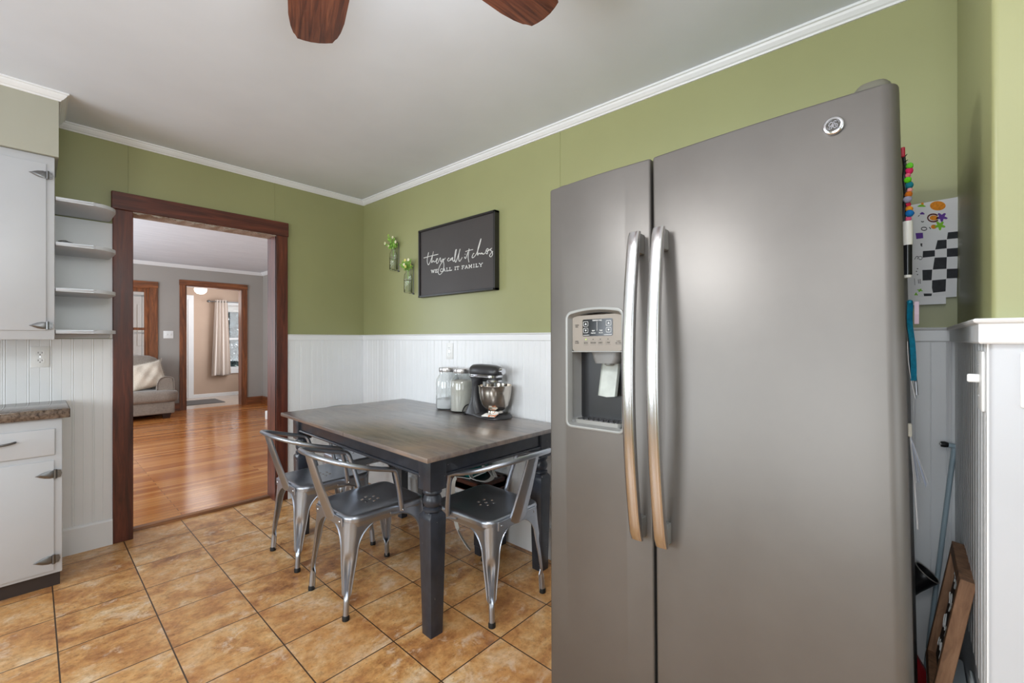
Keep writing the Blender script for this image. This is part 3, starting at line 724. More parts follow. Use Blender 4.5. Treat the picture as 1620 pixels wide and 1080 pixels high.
f = MB(); f.box(0.010, 0.045, -0.003, 0.003, 0.001, 0.004); f.box(0.034, 0.038, -0.007, 0, 0.001, 0.004); f.box(0.04, 0.044, -0.006, 0, 0.001, 0.004); f.build('blade', M['pewter'], r)

# outlets in the kitchen
plate('wall_outlet', 'white wall outlet in the beadboard above the brown countertop', 0.071, 0.116, (0.030, YL-0.0105, 1.133), (0, 0, 0), 'outlet')
plate('wall_outlet', 'white wall outlet in the beadboard above the glass jars', 0.071, 0.112, (XR-0.0105, 2.366, 1.148), (0, 0, -PI/2), 'outlet')
plate('switch_plate', 'white light switch seen edge-on beside the refrigerator', 0.071, 0.115, (1.245, YA+0.0055, 1.150), (0, 0, PI), 'single', cat='light switch')
plate('switch_plate', 'white wall plate on the projecting corner at the picture edge', 0.071, 0.100, (XB-0.005, -0.181, 1.158), (0, 0, -PI/2), 'single', cat='light switch')

# ================================================================== dining table
tt = Mat('dark_stained_tabletop', rough=0.3, Coat_Weight=0.5, Coat_Roughness=0.22)
n = tt.noise(tt.coords((9, 1.1, 9)), 3.0, 6, 0.65, 0.8); n2 = tt.noise(tt.coords((2.2, 1.2, 1)), 2.2, 4, 0.6, 0.5); n3 = tt.noise(tt.coords((60, 6, 1)), 3, 4)
base = tt.ramp(n, [(0.25, srgb(80, 73, 71)), (0.5, srgb(112, 104, 101)), (0.75, srgb(140, 128, 119))])
warm = tt.mix(tt.ramp(n2, [(0.45, (0, 0, 0, 1)), (0.75, (0.75, 0.75, 0.75, 1))]), base, srgb(152, 126, 104))
tt.color(tt.mix(1.0, warm, tt.ramp(n3, [(0.3, (0.88, 0.88, 0.88, 1)), (0.7, (1.06, 1.06, 1.06, 1))]), 'MULTIPLY')).rough(n3, 0.22, 0.4).bump(n3, 0.06, 0.001)
TX0, TX1, TY0, TY1, TZ = 1.045, 1.948, 1.378, 2.935, 0.767
tcx, tcy = (TX0+TX1)/2, (TY0+TY1)/2
tbl = thing('dining_table', 'dark-topped farmhouse dining table with black-blue turned legs', 'table', (tcx, tcy, 0), rz=math.radians(-0.9))
hx, hy = (TX1-TX0)/2, (TY1-TY0)/2
f = MB(); f.box(-hx, hx, -hy, hy, TZ-0.022, TZ, 0.005, 2); f.build('tabletop', tt.m, tbl, smooth=40)
ins = 0.055
ax, ay = hx-ins, hy-ins
def apron(x0, x1, y0, y1):
    f = MB(); f.box(x0, x1, y0, y1, TZ-0.105, TZ-0.022)
    cx, cy = (x0+x1)/2, (y0+y1)/2
    if x1-x0 > y1-y0: f.tube([(x0, cy-0.012*(1 if cy > 0 else -1)*-1, TZ-0.106), (x1, cy+0.012*(1 if cy > 0 else -1), TZ-0.106)], 0.008, 8)
    else: f.tube([(cx+0.012*(1 if cx > 0 else -1), y0, TZ-0.106), (cx+0.012*(1 if cx > 0 else -1), y1, TZ-0.106)], 0.008, 8)
    return f.build('apron', M['navy'], tbl)
apron(-ax+0.04, ax-0.04, -ay+0.012, -ay+0.034); apron(-ax+0.04, ax-0.04, ay-0.034, ay-0.012)
apron(-ax+0.012, -ax+0.034, -ay+0.04, ay-0.04); apron(ax-0.034, ax-0.012, -ay+0.04, ay-0.04)
for sx in (-1, 1):
    for sy in (-1, 1):
        f = MB(); px, py = sx*(ax-0.042), sy*(ay-0.042)
        f.box(px-0.042, px+0.042, py-0.042, py+0.042, 0.605, TZ-0.022, 0.003, 2)
        prof = [(0.036, 0.607), (0.040, 0.600), (0.040, 0.592), (0.033, 0.586), (0.031, 0.582), (0.036, 0.572), (0.040, 0.560), (0.039, 0.548), (0.034, 0.538), (0.031, 0.532), (0.039, 0.526), (0.040, 0.518), (0.034, 0.512), (0.034, 0.505)]
        f.lathe(prof, 24, (px, py, 0))
        def sq(h, z, r=0.004): return [(px+x, py+y, z) for x, y in rrect(-h, h, -h, h, r, 2)]
        f.loft([sq(0.030, 0.512), sq(0.040, 0.498), sq(0.041, 0.48), sq(0.031, 0.0)], True, True, True)
        f.build('leg', M['navy'], tbl, smooth=35)

# ================================================================== dining chairs: pressed-steel armchairs
CH = {}
def lerp(a, b, t): return a + (b-a)*t
def chair_leg(sx, sy):
    top = V(0.205*sx, (0.186 if sx > 0 else 0.172)*sy, 0.413)
    foot = V(0.228*sx, (0.205 if sx > 0 else 0.187)*sy, 0.012)
    A = V(-sx, 0, 0); B = V(0, -sy, 0)
    hxw, hyw = 0.204, abs(top.y)
    rings = []; edge0 = []; edge1 = []
    NZ = 44
    for i in range(NZ+1):
        t = i/NZ; t = t**1.45
        z = lerp(0.413, 0.012, t)
        c = V(lerp(top.x, foot.x, t), lerp(top.y, foot.y, t), z)
        s_ = max(0, min(1, (z-0.285)/(0.402-0.285)))
        g = 1 - math.sqrt(max(0, 1 - min(1, s_)**2.3))
        w0 = lerp(0.025, 0.055, sm(0.07, 0.34, z))
        wx = lerp(w0, hxw, g); wy = lerp(w0, hyw, g)
        r = lerp(0.016, 0.048, sm(0.12, 0.39, z)); r = min(r, wx*0.9, wy*0.9)
        dent = 0.011*sm(0.075, 0.115, z)*(1-sm(0.235, 0.29, z))
        L = []
        for k in range(6): L.append(c + A*lerp(wx, r, k/5))
        cen = c + A*r + B*r
        for k in range(1, 10):
            a = k/10*PI/2
            p = cen - B*r*math.cos(0) * 0 + (-A*math.sin(a) - B*math.cos(a))*r
            w = math.sin(2*a)**2
            p = p + (A+B).normalized()*dent*w*1.6
            L.append(p)
        for k in range(6): L.append(c + B*lerp(r, wy, k/5))
        # closed tubular foot
        R = 0.0125; cc = c + (A+B)*R*1.05; o = -(A+B).normalized(); q = (A-B).normalized()
        C = [cc + (o*math.cos(u) + q*math.sin(u))*R for u in [lerp(2.95, -2.95, j/20) for j in range(21)]]
        bl_ = 1 - sm(0.075, 0.115, z)
        ring = [L[j].lerp(C[j], bl_) for j in range(21)]
        rings.append(ring); edge0.append(ring[0]); edge1.append(ring[-1])
    f = MB(); f.loft(rings, False)
    f.tube(edge0, 0.0032, 6); f.tube(edge1, 0.0032, 6)
    return f, foot
def make_chair():
    root = thing('dining_chair', 'chair', 'chair')
    # seat: dished plate, rolled rim, skirt
    def outline(off, z):
        pts = rrect(-0.200-off, 0.200+off, -0.172-off, 0.172+off, 0.050+max(off, -0.04), 7)
        return [(x, y*(1 + 0.09*(x+0.2)/0.4), z) for x, y in pts]
    f = MB()
    rings = [outline(-0.16, 0.4305), outline(-0.10, 0.4310), outline(-0.035, 0.4350), outline(-0.014, 0.4395), outline(-0.004, 0.4380), outline(0.003, 0.4320), outline(0.005, 0.4240), outline(0.003, 0.4160), outline(0.0045, 0.4115), outline(0.002, 0.4070), outline(0.000, 0.3880), outline(-0.003, 0.3880), outline(-0.003, 0.4130)]
    f.loft(rings, True, True, False)
    seat = f.build('seat', M['steel'], root, smooth=50)
    # seven drain holes with a pressed lip
    cut = MB()
    for hx_, hy_ in ((0, 0), (0.032, 0.02), (-0.032, 0.02), (0.032, -0.02), (-0.032, -0.02), (0, 0.04), (0, -0.04)):
        cut.cyl((hx_, hy_, 0.3880), (hx_, hy_, 0.4480), 0.0065, n=12)
    co = cut.build('cutter', M['steel'])
    md = seat.modifiers.new('holes', 'BOOLEAN'); md.operation = 'DIFFERENCE'; md.object = co; md.solver = 'EXACT'
    bpy.context.view_layer.update()
    dg = bpy.context.evaluated_depsgraph_get(); me = bpy.data.meshes.new_from_object(seat.evaluated_get(dg))
    seat.modifiers.clear()
    if len(me.polygons) > 100: seat.data = me
    bpy.data.objects.remove(co)
    for hx_, hy_ in ((0, 0), (0.032, 0.02), (-0.032, 0.02), (0.032, -0.02), (-0.032, -0.02), (0, 0.04), (0, -0.04)):
        MB().tube([(hx_+0.007*math.cos(a*PI/6), hy_+0.007*math.sin(a*PI/6), 0.4308) for a in range(12)], 0.0012, 5, closed=True).build('hole_rim', M['chrome'], seat, smooth=60)
    for sx in (-1, 1):
        for sy in (-1, 1):
            f, foot = chair_leg(sx, sy); l = f.build('leg', M['steel'], root, smooth=45)
            g2 = MB(); ft = foot + V(-sx, -sy, 0)*0.013
            g2.lathe([(0.010, 0.0), (0.0155, 0.001), (0.0155, 0.016), (0.013, 0.022), (0.0, 0.022)], 14, (ft.x, ft.y, 0)); g2.build('rubber_foot', M['rubber'], l, smooth=40)
    half = [(0.055, 0.196, 0.4130), (0.050, 0.200, 0.4330), (0.030, 0.212, 0.52), (0.008, 0.222, 0.595), (-0.004, 0.2255, 0.618), (-0.03, 0.228, 0.630), (-0.10, 0.229, 0.648), (-0.18, 0.220, 0.672), (-0.245, 0.188, 0.694), (-0.292, 0.115, 0.711), (-0.310, 0.04, 0.718)]
    path = half + [(x, -y, z) for x, y, z in reversed(half)]
    f = MB(); f.tube(smoothpath(path, 5), 0.0115, 12)
    f.build('armrest', M['steel'], root, smooth=60)
    # sheet-metal back splat with a central fold and turned edges
    rows = []
    for k in range(9):
        t = k/8
        c = V(lerp(-0.206, -0.308, t), 0, lerp(0.3930, 0.716, t)) + V(-0.004*math.sin(PI*t), 0, 0)
        w = lerp(0.056, 0.036, t)
        sec = [(-1.0, 0.010), (-0.97, 0.002), (-0.9, 0), (-0.05, -0.010), (0.05, -0.010), (0.9, 0), (0.97, 0.002), (1.0, 0.010)]
        outer = [c + V(d, w*u, 0) for u, d in sec]
        inner = [c + V(d+0.002, w*u*0.985, 0) for u, d in reversed(sec)]
        rows.append(outer + inner)
    f = MB(); f.loft(rows, True, True, True); f.build('backrest', M['steel'], root, smooth=30)
    f = MB(); f.box(-0.2125, -0.204, -0.13, 0.13, 0.3920, 0.4320, 0.002, 1)
    br_ = f.build('back_bracket', M['steel'], root)
    for y in (-0.11, 0.11): MB().ball((-0.2135, y, 0.4120), 0.006, 1, (0.5, 1, 1)).build('rivet', M['chrome'], root, smooth=60)
    for sy in (-1, 1): MB().ball((0.055, sy*0.210, 0.4160), 0.006, 1, (1, 0.6, 1)).build('rivet', M['chrome'], root, smooth=60)
    return root
ch = make_chair()
GROUP = 'metal armchairs around the dining table'
seats = [((1.140, 2.000), 0.0, 'gunmetal armchair at the long side, close to the table corner leg'),
         ((1.160, 2.570), 0.0, 'gunmetal armchair at the long side, beside the doorway'),
         ((1.497, 1.535), 90.0, 'gunmetal armchair pushed in at the table end beside the refrigerator'),
         ((1.560, 2.895), -90.0, 'gunmetal armchair pushed in at the far table end, mostly hidden')]
for i, ((x, y), a, lab) in enumerate(seats):
    o = ch if i == 0 else copy_tree(ch)
    o.location = (x, y, 0); o.rotation_euler = (0, 0, math.radians(a)); o['label'] = lab; o['group'] = GROUP; o['category'] = 'chair'

# ================================================================== bench under the table with a bin and straps on it
b = thing('bench', 'dark wooden bench against the wall under the dining table', 'bench', (1.825, 2.21, 0))
m_b = red_wood('dark_bench_wood', 'y', 0.78)
f = MB()
BX0, BX1, BY0, BY1, BZ = -0.125, 0.105, -0.42, 0.42, 0.408
f.box(BX0, BX1, BY0, BY1, BZ-0.055, BZ-0.02, 0.002, 1)
for x0, x1, y0, y1 in ((BX0, BX0+0.03, BY0, BY1), (BX1-0.03, BX1, BY0, BY1), (BX0, BX1, BY0, BY0+0.03), (BX0, BX1, BY1-0.03, BY1)): f.box(x0, x1, y0, y1, BZ-0.06, BZ, 0.003, 1)
f.build('seat_frame', m_b, b)
f = MB(); f.box(BX0+0.032, BX1-0.032, BY0+0.032, BY1-0.032, BZ-0.022, BZ-0.004, 0.006, 2); f.build('seat_pad', M['black'], b, smooth=40)
for x in (BX0+0.03, BX1-0.03):
    for y in (BY0+0.03, BY1-0.03):
        f = MB(); f.loft([[(x+dx*h, y+dy*h, z) for dx, dy in ((-1, -1), (1, -1), (1, 1), (-1, 1))] for h, z in ((0.022, 0), (0.024, 0.05), (0.026, 0.052), (0.026, BZ-0.055))], True, True, True); f.build('leg', M['navy'], b)
teal = Mat('teal_translucent_plastic', srgb(20, 120, 116), 0.15); teal.b.inputs['Transmission Weight'].default_value = 0.35; nq = teal.noise(teal.coords(), 8, 2)
teal.color(teal.ramp(nq, [(0.3, srgb(10, 96, 92)), (0.7, srgb(24, 140, 134))]))
r = thing('plastic_bin', 'teal plastic bin on the bench under the table', 'bin', (1.835, 2.06, 0.405))
f = MB(); f.loft([[(x, y, z) for x, y in rrect(-a, a, -b2, b2, 0.03, 4)] for a, b2, z in ((0.075, 0.13, 0.0), (0.09, 0.15, 0.13), (0.097, 0.157, 0.131), (0.097, 0.157, 0.14), (0.086, 0.146, 0.139), (0.072, 0.126, 0.006))], True, True, True); f.build('tub', teal.m, r, smooth=40)
f = MB()
for k in range(7): f.box(-0.092, -0.085, -0.12+k*0.04-0.004, -0.12+k*0.04+0.004, 0.02, 0.125)
f.build('rib', teal.m, r)
web = plain('white_webbing', srgb(224, 222, 216), 0.8)
def strap(f, pts, w=0.012, n=6):
    P = smoothpath(pts, n); rings = []
    for i, p in enumerate(P):
        t = (P[min(i+1, len(P)-1)]-P[max(i-1, 0)]).normalized(); a = t.cross(V(0.3, -0.2, 1)).normalized() if abs(t.z) < 0.9 else V(0.7, -0.7, 0); b2 = t.cross(a)*0.0013
        rings.append([p+a*w+b2, p-a*w+b2, p-a*w-b2, p+a*w-b2])
    f.loft(rings, True, True, True)
r = thing('safety_harness', 'white webbing harness with buckle heaped on the bench under the table', 'harness', (1.80, 1.86, 0.405))
f = MB()
strap(f, [(-0.02, 0.10, 0.02), (-0.07, 0.02, 0.012), (-0.03, -0.05, 0.004), (0.04, -0.03, 0.01), (0.06, 0.02, 0.03), (0.04, 0.03, 0.06), (0.02, 0.03, 0.06)])
strap(f, [(-0.06, 0.06, 0.005), (0.0, 0.0, 0.04), (0.04, -0.02, 0.06), (0.07, 0.0, 0.04), (0.06, -0.04, 0.004)])
f.build('webbing', web, r)
f = MB(); f.box(0.005, 0.05, -0.01, 0.02, 0.052, 0.064, 0.004, 1); f.build('buckle', M['silver_paint'], r)
f = MB(); strap(f, [(-0.095, 0.14, 0.004), (-0.118, 0.14, -0.03), (-0.125, 0.13, -0.16), (-0.122, 0.10, -0.28), (-0.112, 0.05, -0.35), (-0.10, 0.01, -0.39)], 0.011); f.build('hanging_strap', web, r)
f = MB(); strap(f, [(-0.06, 0.05, 0.004), (-0.08, 0.10, 0.006), (-0.095, 0.14, 0.004)], 0.011); f.build('strap', web, r)

# ================================================================== refrigerator
fr = thing('refrigerator', 'slate grey side-by-side refrigerator with an ice and water dispenser', 'refrigerator', (1.155, -0.016, 0), rot=(-0.019, 0.021, -0.018))
FW, FH = 0.908, 1.765
f = MB(); f.box(0.072, 0.70, 0.006, FW-0.006, 0.03, FH-0.02, 0.004, 2); f.build('body', M['slate_side'], fr, smooth=40)
f = MB(); f.box(0.05, 0.68, 0.02, FW-0.02, 0.0, 0.035); f.build('base_grille', M['black'], fr)
f = MB(); f.box(0.060, 0.074, 0.012, FW-0.012, 0.09, FH-0.012); f.build('door_gasket', M['black'], fr)
def door_profile(y0, y1, rl, rr, bow=0.007):
    """plan outline (lx, ly): flat back, slightly bowed front, rounded front corners"""
    pts = [(0.060, y0), (0.060, y1)]
    for k in range(7):
        a = PI/2*k/6; pts.append((rl - rl*math.sin(a) + 0.0, y1 - rl + rl*math.cos(a)))
    n = 10
    for k in range(1, n):
        t = k/n; y = lerp(y1-rl, y0+rr, t); pts.append((-bow*math.sin(PI*t), y))
    for k in range(7):
        a = PI/2*k/6; pts.append((rr - rr*math.cos(a), y0 + rr - rr*math.sin(a)))
    return pts
def door_mesh(y0, y1, rl, rr):
    P = door_profile(y0, y1, rl, rr); cx = 0.03; cy = (y0+y1)/2
    def ring(z, e): return [(x + (e if x < 0.05 else 0), y + (e if y < cy else -e), z) for x, y in P]
    f = MB(); f.loft([ring(0.075, 0.004), ring(0.079, 0.0), ring(FH-0.006, 0.0), ring(FH-0.002, 0.0015), ring(FH, 0.005)], True, True, True)
    return f
fresh = door_mesh(0.0, 0.531, 0.007, 0.030).build('fridge_door', M['slate'], fr, smooth=40)
frz = door_mesh(0.538, FW, 0.010, 0.007).build('freezer_door', M['slate'], fr, smooth=40)
# dispenser opening cut into the freezer door
def disp_outline(e, arch=0.012):
    y0, y1, z0, z1 = 0.624-e, 0.832+e, 0.962-e, 1.330+e
    r = 0.018+e; pts = []
    for cx, cz, a0 in ((y1-r, z1-r, 0), (y0+r, z1-r, PI/2), (y0+r, z0+r, PI), (y1-r, z0+r, 1.5*PI)):
        for k in range(6):
            a = a0+PI/2*k/5; pts.append([cx+r*math.cos(a), cz+r*math.sin(a)])
        if a0 == 0:
            for k in range(1, 8): pts.append([lerp(y1-r, y0+r, k/8), z1])
    for p in pts:
        if p[1] > z1-r-1e-6:
            u = (p[0]-(y0+y1)/2)/((y1-y0)/2); p[1] += arch*(1-u*u)
    return [tuple(p) for p in pts]
cut = MB(); cut.prism(disp_outline(0.0), 'x', -0.05, 0.12); co = cut.build('cutter', M['slate'], fr)
md = frz.modifiers.new('opening', 'BOOLEAN'); md.operation = 'DIFFERENCE'; md.object = co; md.solver = 'EXACT'
bpy.context.view_layer.update()
me = bpy.data.meshes.new_from_object(frz.evaluated_get(bpy.context.evaluated_depsgraph_get()))
frz.modifiers.clear(); frz.data = me; bpy.data.objects.remove(co)
f = MB()
def oring(e, x): return [(x, y, z) for y, z in disp_outline(e)]
f.loft([oring(0.002, -0.004), oring(0.003, -0.0085), oring(0.0, -0.0095), oring(-0.005, -0.008), oring(-0.012, 0.006), oring(-0.013, 0.010), oring(0.001, 0.012)], True)
f.build('dispenser_bezel', M['silver_paint'], frz, smooth=40)
# cavity liner: open box with curved corners
f = MB()
def cav(e, x): return [(x, y, z) for y, z in rrect(0.634+e, 0.822-e, 0.972+e, 1.325-e*0.2, 0.018+e*0.4, 5)]
f.loft([cav(0.0, 0.004), cav(0.002, 0.050), cav(0.006, 0.078), cav(0.020, 0.090)], True, False, True)
f.build('dispenser_recess', M['recess'], frz, smooth=60)
# control panel with display and buttons
f = MB(); f.loft([[(x, y, z) for y, z in rrect(0.634+e, 0.820-e, 1.206+e, 1.324-e, 0.010, 4)] for x, e in ((0.060, 0), (0.012, 0.0), (0.009, 0.0015))], True, True, True)
f.build('control_panel', M['panel'], frz, smooth=40)
f = MB(); f.box(0.006, 0.02, 0.634, 0.820, 1.2035, 1.2075, 0.001, 1); f.build('panel_lip', M['silver_paint'], frz)
f = MB(); f.loft([[(x, y, z) for y, z in rrect(0.668, 0.778, 1.255, 1.309, 0.004, 3)] for x in (0.012, 0.0078)], True, True, True); f.build('display', M['screen'], frz)
def ribbon(f, pts, w, x, th=0.0006):
    """flat printed stroke on a plane lx = x; points are (ly, z)"""
    for (a, b), (c, d) in zip(pts[:-1], pts[1:]):
        L = math.hypot(c-a, d-b)
        if L < 1e-7: continue
        nx, nz = -(d-b)/L*w/2, (c-a)/L*w/2; ex, ez = (c-a)/L*w*0.3, (d-b)/L*w*0.3
        q = [(a-ex+nx, b-ez+nz), (c+ex+nx, d+ez+nz), (c+ex-nx, d+ez-nz), (a-ex-nx, b-ez-nz)]
        f.loft([[(x, y, z) for y, z in q], [(x-th, y, z) for y, z in q]], True, True, True)
# simple block letters for the printed words
ABC = {'A': [[(0, 0), (.5, 1), (1, 0)], [(.2, .4), (.8, .4)]], 'B': [[(0, 0), (0, 1), (.8, .9), (.8, .6), (0, .5), (.9, .4), (.9, .1), (0, 0)]], 'C': [[(1, .8), (.6, 1), (0, .7), (0, .3), (.6, 0), (1, .2)]], 'D': [[(0, 0), (0, 1), (.7, .9), (1, .5), (.7, .1), (0, 0)]],
 'E': [[(1, 1), (0, 1), (0, 0), (1, 0)], [(0, .5), (.8, .5)]], 'F': [[(0, 0), (0, 1), (1, 1)], [(0, .5), (.8, .5)]], 'G': [[(1, .8), (.6, 1), (0, .7), (0, .3), (.6, 0), (1, .2), (1, .5), (.6, .5)]], 'H': [[(0, 0), (0, 1)], [(1, 0), (1, 1)], [(0, .5), (1, .5)]],
 'I': [[(.5, 0), (.5, 1)]], 'K': [[(0, 0), (0, 1)], [(1, 1), (0, .45), (1, 0)]], 'L': [[(0, 1), (0, 0), (1, 0)]], 'M': [[(0, 0), (0, 1), (.5, .4), (1, 1), (1, 0)]], 'O': [[(.5, 0), (0, .3), (0, .7), (.5, 1), (1, .7), (1, .3), (.5, 0)]],
 'P': [[(0, 0), (0, 1), (.9, .9), (.9, .6), (0, .5)]], 'R': [[(0, 0), (0, 1), (.9, .9), (.9, .6), (0, .5), (1, 0)]], 'S': [[(1, .85), (.5, 1), (0, .75), (1, .3), (.5, 0), (0, .15)]], 'T': [[(0, 1), (1, 1)], [(.5, 1), (.5, 0)]], 'U': [[(0, 1), (0, .2), (.5, 0), (1, .2), (1, 1)]],
 'W': [[(0, 1), (.25, 0), (.5, .7), (.75, 0), (1, 1)]], 'Z': [[(0, 1), (1, 1), (0, 0), (1, 0)]]}
def word(f, s, yc, zc_, h, x, w):
    """reads left to right as seen from the front (ly decreasing)"""
    cw = h*0.62; adv = h*0.95; tot = adv*len(s)-(adv-cw); y = yc + tot/2
    for c in s:
        for st in ABC.get(c, []): ribbon(f, [(y-u*cw, zc_+(v-0.5)*h) for u, v in st], w, x)
        y -= adv
f = MB(); XD = 0.0078
for yc in (0.7655, 0.6815):
    for zz, up in ((1.2945, 1), (1.2735, -1)):
        q = rrect(yc-0.0085, yc+0.0085, zz-0.0075, zz+0.0075, 0.002, 2); ribbon(f, q+[q[0]], 0.0009, XD)
        t = [(yc-0.0035, zz-0.0025*up), (yc+0.0035, zz-0.0025*up), (yc, zz+0.0035*up)]
        f.loft([[(XD, y, z) for y, z in t], [(XD-0.0007, y, z) for y, z in t]], True, True, True)
ribbon(f, [(0.7235, 1.300), (0.7235, 1.272)], 0.0008, XD)
word(f, 'TEMPERATURE', 0.7235, 1.3045, 0.0034, XD, 0.0006)
word(f, 'TEMP', 0.737, 1.272, 0.0030, XD, 0.0006); word(f, 'FREEZER', 0.737, 1.2645, 0.0026, XD, 0.0005)
word(f, 'TEMP', 0.709, 1.272, 0.0030, XD, 0.0006); word(f, 'FRIDGE', 0.709, 1.2645, 0.0026, XD, 0.0005)
ribbon(f, [(0.775, 1.2585), (0.752, 1.2585)], 0.0011, XD); ribbon(f, [(0.698, 1.2585), (0.671, 1.2585)], 0.0011, XD)
f.build('display_print', M['mark_white'], frz)
f = MB(); XP = 0.009
for yc, s in ((0.7655, 'WATER'), (0.739, 'CRUSHED'), (0.7125, 'CUBED'), (0.685, 'LIGHT')):
    ribbon(f, [(yc+0.009, 1.2385), (yc-0.009, 1.2385)], 0.0005, XP); ribbon(f, [(yc+0.009, 1.2275), (yc-0.009, 1.2275)], 0.0005, XP)
    word(f, s, yc, 1.2335, 0.0032, XP, 0.0006)
    ribbon(f, [(yc+0.0012, 1.2445), (yc-0.0012, 1.2445)], 0.0024, XP)
word(f, 'LOCK', 0.648, 1.2375, 0.0036, XP, 0.0006); word(f, 'CONTROL', 0.648, 1.232, 0.0032, XP, 0.0006); ribbon(f, [(0.658, 1.2275), (0.638, 1.2275)], 0.0006, XP)
word(f, 'DOOR', 0.801, 1.239, 0.0034, XP, 0.0006); word(f, 'ALARM', 0.801, 1.2335, 0.0032, XP, 0.0006)
word(f, 'TURBO', 0.801, 1.292, 0.0034, XP, 0.0006); word(f, 'COOL', 0.801, 1.2865, 0.0034, XP, 0.0006)
f.build('panel_print', M['mark_dark'], frz)
led = Mat('lit_green_indicator', srgb(170, 230, 60), 0.4); led.b.inputs['Emission Color'].default_value = srgb(180, 240, 60); led.b.inputs['Emission Strength'].default_value = 1.2
f = MB(); f.box(0.0075, 0.0095, 0.7637, 0.7667, 1.2435, 1.2460); f.build('indicator', led.m, frz)
# nozzle housing, paddle and drip tray
f = MB(); f.loft([[(x, y, z) for x, y in rrect(0.018, 0.085, a, b2, 0.02, 4)] for z, a, b2 in ((1.206, 0.650, 0.760), (1.182, 0.656, 0.752), (1.168, 0.664, 0.746))], True, True, True); f.build('nozzle_housing', M['nozzle'], frz, smooth=40)
pad = Mat('frosted_clear_plastic', srgb(206, 212, 206), 0.3); pad.b.inputs['Transmission Weight'].default_value = 0.25; nq = pad.noise(pad.coords(), 20, 3); pad.color(pad.ramp(nq, [(0.3, srgb(192, 198, 192)), (0.7, srgb(216, 222, 216))]))
f = MB(); rows = []
for k in range(7):
    t = k/6; z = lerp(1.176, 1.066, t); xx = lerp(0.060, 0.034, t)
    sec = [(-1, 0.0), (-0.93, -0.006), (-0.85, -0.002), (0, -0.004), (0.85, -0.002), (0.93, -0.006), (1, 0.0)]
    rows.append([(xx+d, 0.704+u*0.032, z - 0.004*(1-u*u)*t) for u, d in sec] + [(xx+0.006, 0.704+u*0.032, z) for u, d in reversed(sec)])
f.loft(rows, True, True, True); f.build('paddle', pad.m, frz, smooth=30)
f = MB(); f.lathe([(0.014, 0.016), (0.016, 0), (0.010, -0.004), (0.0, -0.004)], 14, (0.05, 0.704, 1.164)); f.build('nozzle', M['silver_paint'], frz, smooth=40)
f = MB(); q = rrect(0.006, 0.082, 0.642, 0.814, 0.018, 4)
f.loft([[(x, y, z) for x, y in q] for z in (0.974, 0.986)] + [[(0.044+(x-0.044)*0.86, 0.728+(y-0.728)*0.93, z) for x, y in q] for z in (0.986, 0.979)], True, True, True); f.build('drip_tray', M['silver_paint'], frz, smooth=40)
f = MB()
for k in range(8):
    y = 0.662+k*0.0185
    f.tube(smoothpath([(0.020, y-0.008, 0.984), (0.035, y+0.004, 0.987), (0.055, y-0.004, 0.987), (0.070, y+0.010, 0.984)], 4), 0.0024, 6)
    f.tube([(0.02, y+0.007, 0.984), (0.07, y-0.006, 0.984)], 0.0018, 6)
f.build('drip_grid', M['chrome'], frz, smooth=60)
# bowed bar handles
def handle(parent, y):
    f = MB(); rings = []
    N = 40
    for k in range(N+1):
        t = k/N; z = lerp(1.548, 0.678, t)
        out = -0.034 - 0.044*math.sin(PI*t)**0.8
        endt = min(1, min(t, 1-t)/0.03); sc = 0.55+0.45*math.sqrt(max(0, 1-(1-endt)**2))
        hw, ht = 0.0175*(0.9+0.1*sc), 0.0125*sc
        ring = []
        for j in range(20):
            a = 2*PI*j/20; ca, sa = math.cos(a), math.sin(a)
            ring.append((out + math.copysign(abs(ca)**0.65, ca)*ht, y + math.copysign(abs(sa)**0.55, sa)*hw, z))
        rings.append(ring)
    f.loft(rings, True, True, True)
    h = f.build('handle', M['handle'], parent, smooth=50)
    return h
def handle_posts(parent, y):
    f = MB()
    for z0, z1 in ((1.487, 1.545), (0.681, 0.739)): f.box(-0.032, 0.002, y-0.0125, y+0.0125, z0, z1, 0.004, 2)
    f.build('handle_post', M['silver_paint'], parent, smooth=40)
handle(frz, 0.569); handle_posts(frz, 0.569); handle(fresh, 0.497); handle_posts(fresh, 0.497)
# round badge with the cursive two-letter monogram in a circle
f = MB(); by, bz = 0.108, 1.702
f.lathe([(0.0, -0.001), (0.0195, -0.001), (0.0198, 0.002), (0.0185, 0.0042), (0.0165, 0.005), (0.0, 0.005)], 36, (-0.0055, by, bz), mat=Matrix.Rotation(-PI/2, 4, 'Y'), cap=False)
f.build('badge', M['chrome'], fresh, smooth=40)
f = MB(); f.lathe([(0.0, 0.0), (0.0135, 0.0), (0.0135, 0.0006), (0.0, 0.0006)], 30, (-0.0103, by, bz), mat=Matrix.Rotation(-PI/2, 4, 'Y'), cap=False)
f.build('badge_field', M['mark_dark'], fresh)
f = MB()
def bs(pts, w=0.0012): 
    P = smoothpath([(0, -x*0.0128, z*0.0128) for x, z in pts], 5); ribbon(f, [(by+p.y, bz+p.z) for p in P], w, -0.0112)
bs([(-.05, .38), (-.25, .55), (-.5, .35), (-.6, .02), (-.35, -.02), (-.1, .2), (-.02, .5), (-.08, .1), (-.18, -.4), (-.42, -.62), (-.58, -.4), (-.3, -.15), (.05, .0)])
bs([(.42, .52), (.3, .68), (.12, .5), (.2, .22), (.38, .18), (.14, .1), (.02, -.2), (.16, -.52), (.46, -.45), (.62, -.12), (.46, .06), (.3, -.1), (.36, -.26)])
for a0 in (0.2, 1.77, 3.34, 4.91):
    P = [(math.cos(a0+k*0.12)*(0.86+0.05*math.sin(k*0.5)), math.sin(a0+k*0.12)*(0.86+0.05*math.sin(k*0.5))) for k in range(7)]
    bs(P, 0.0009)
f.build('monogram', M['chrome'], fresh)
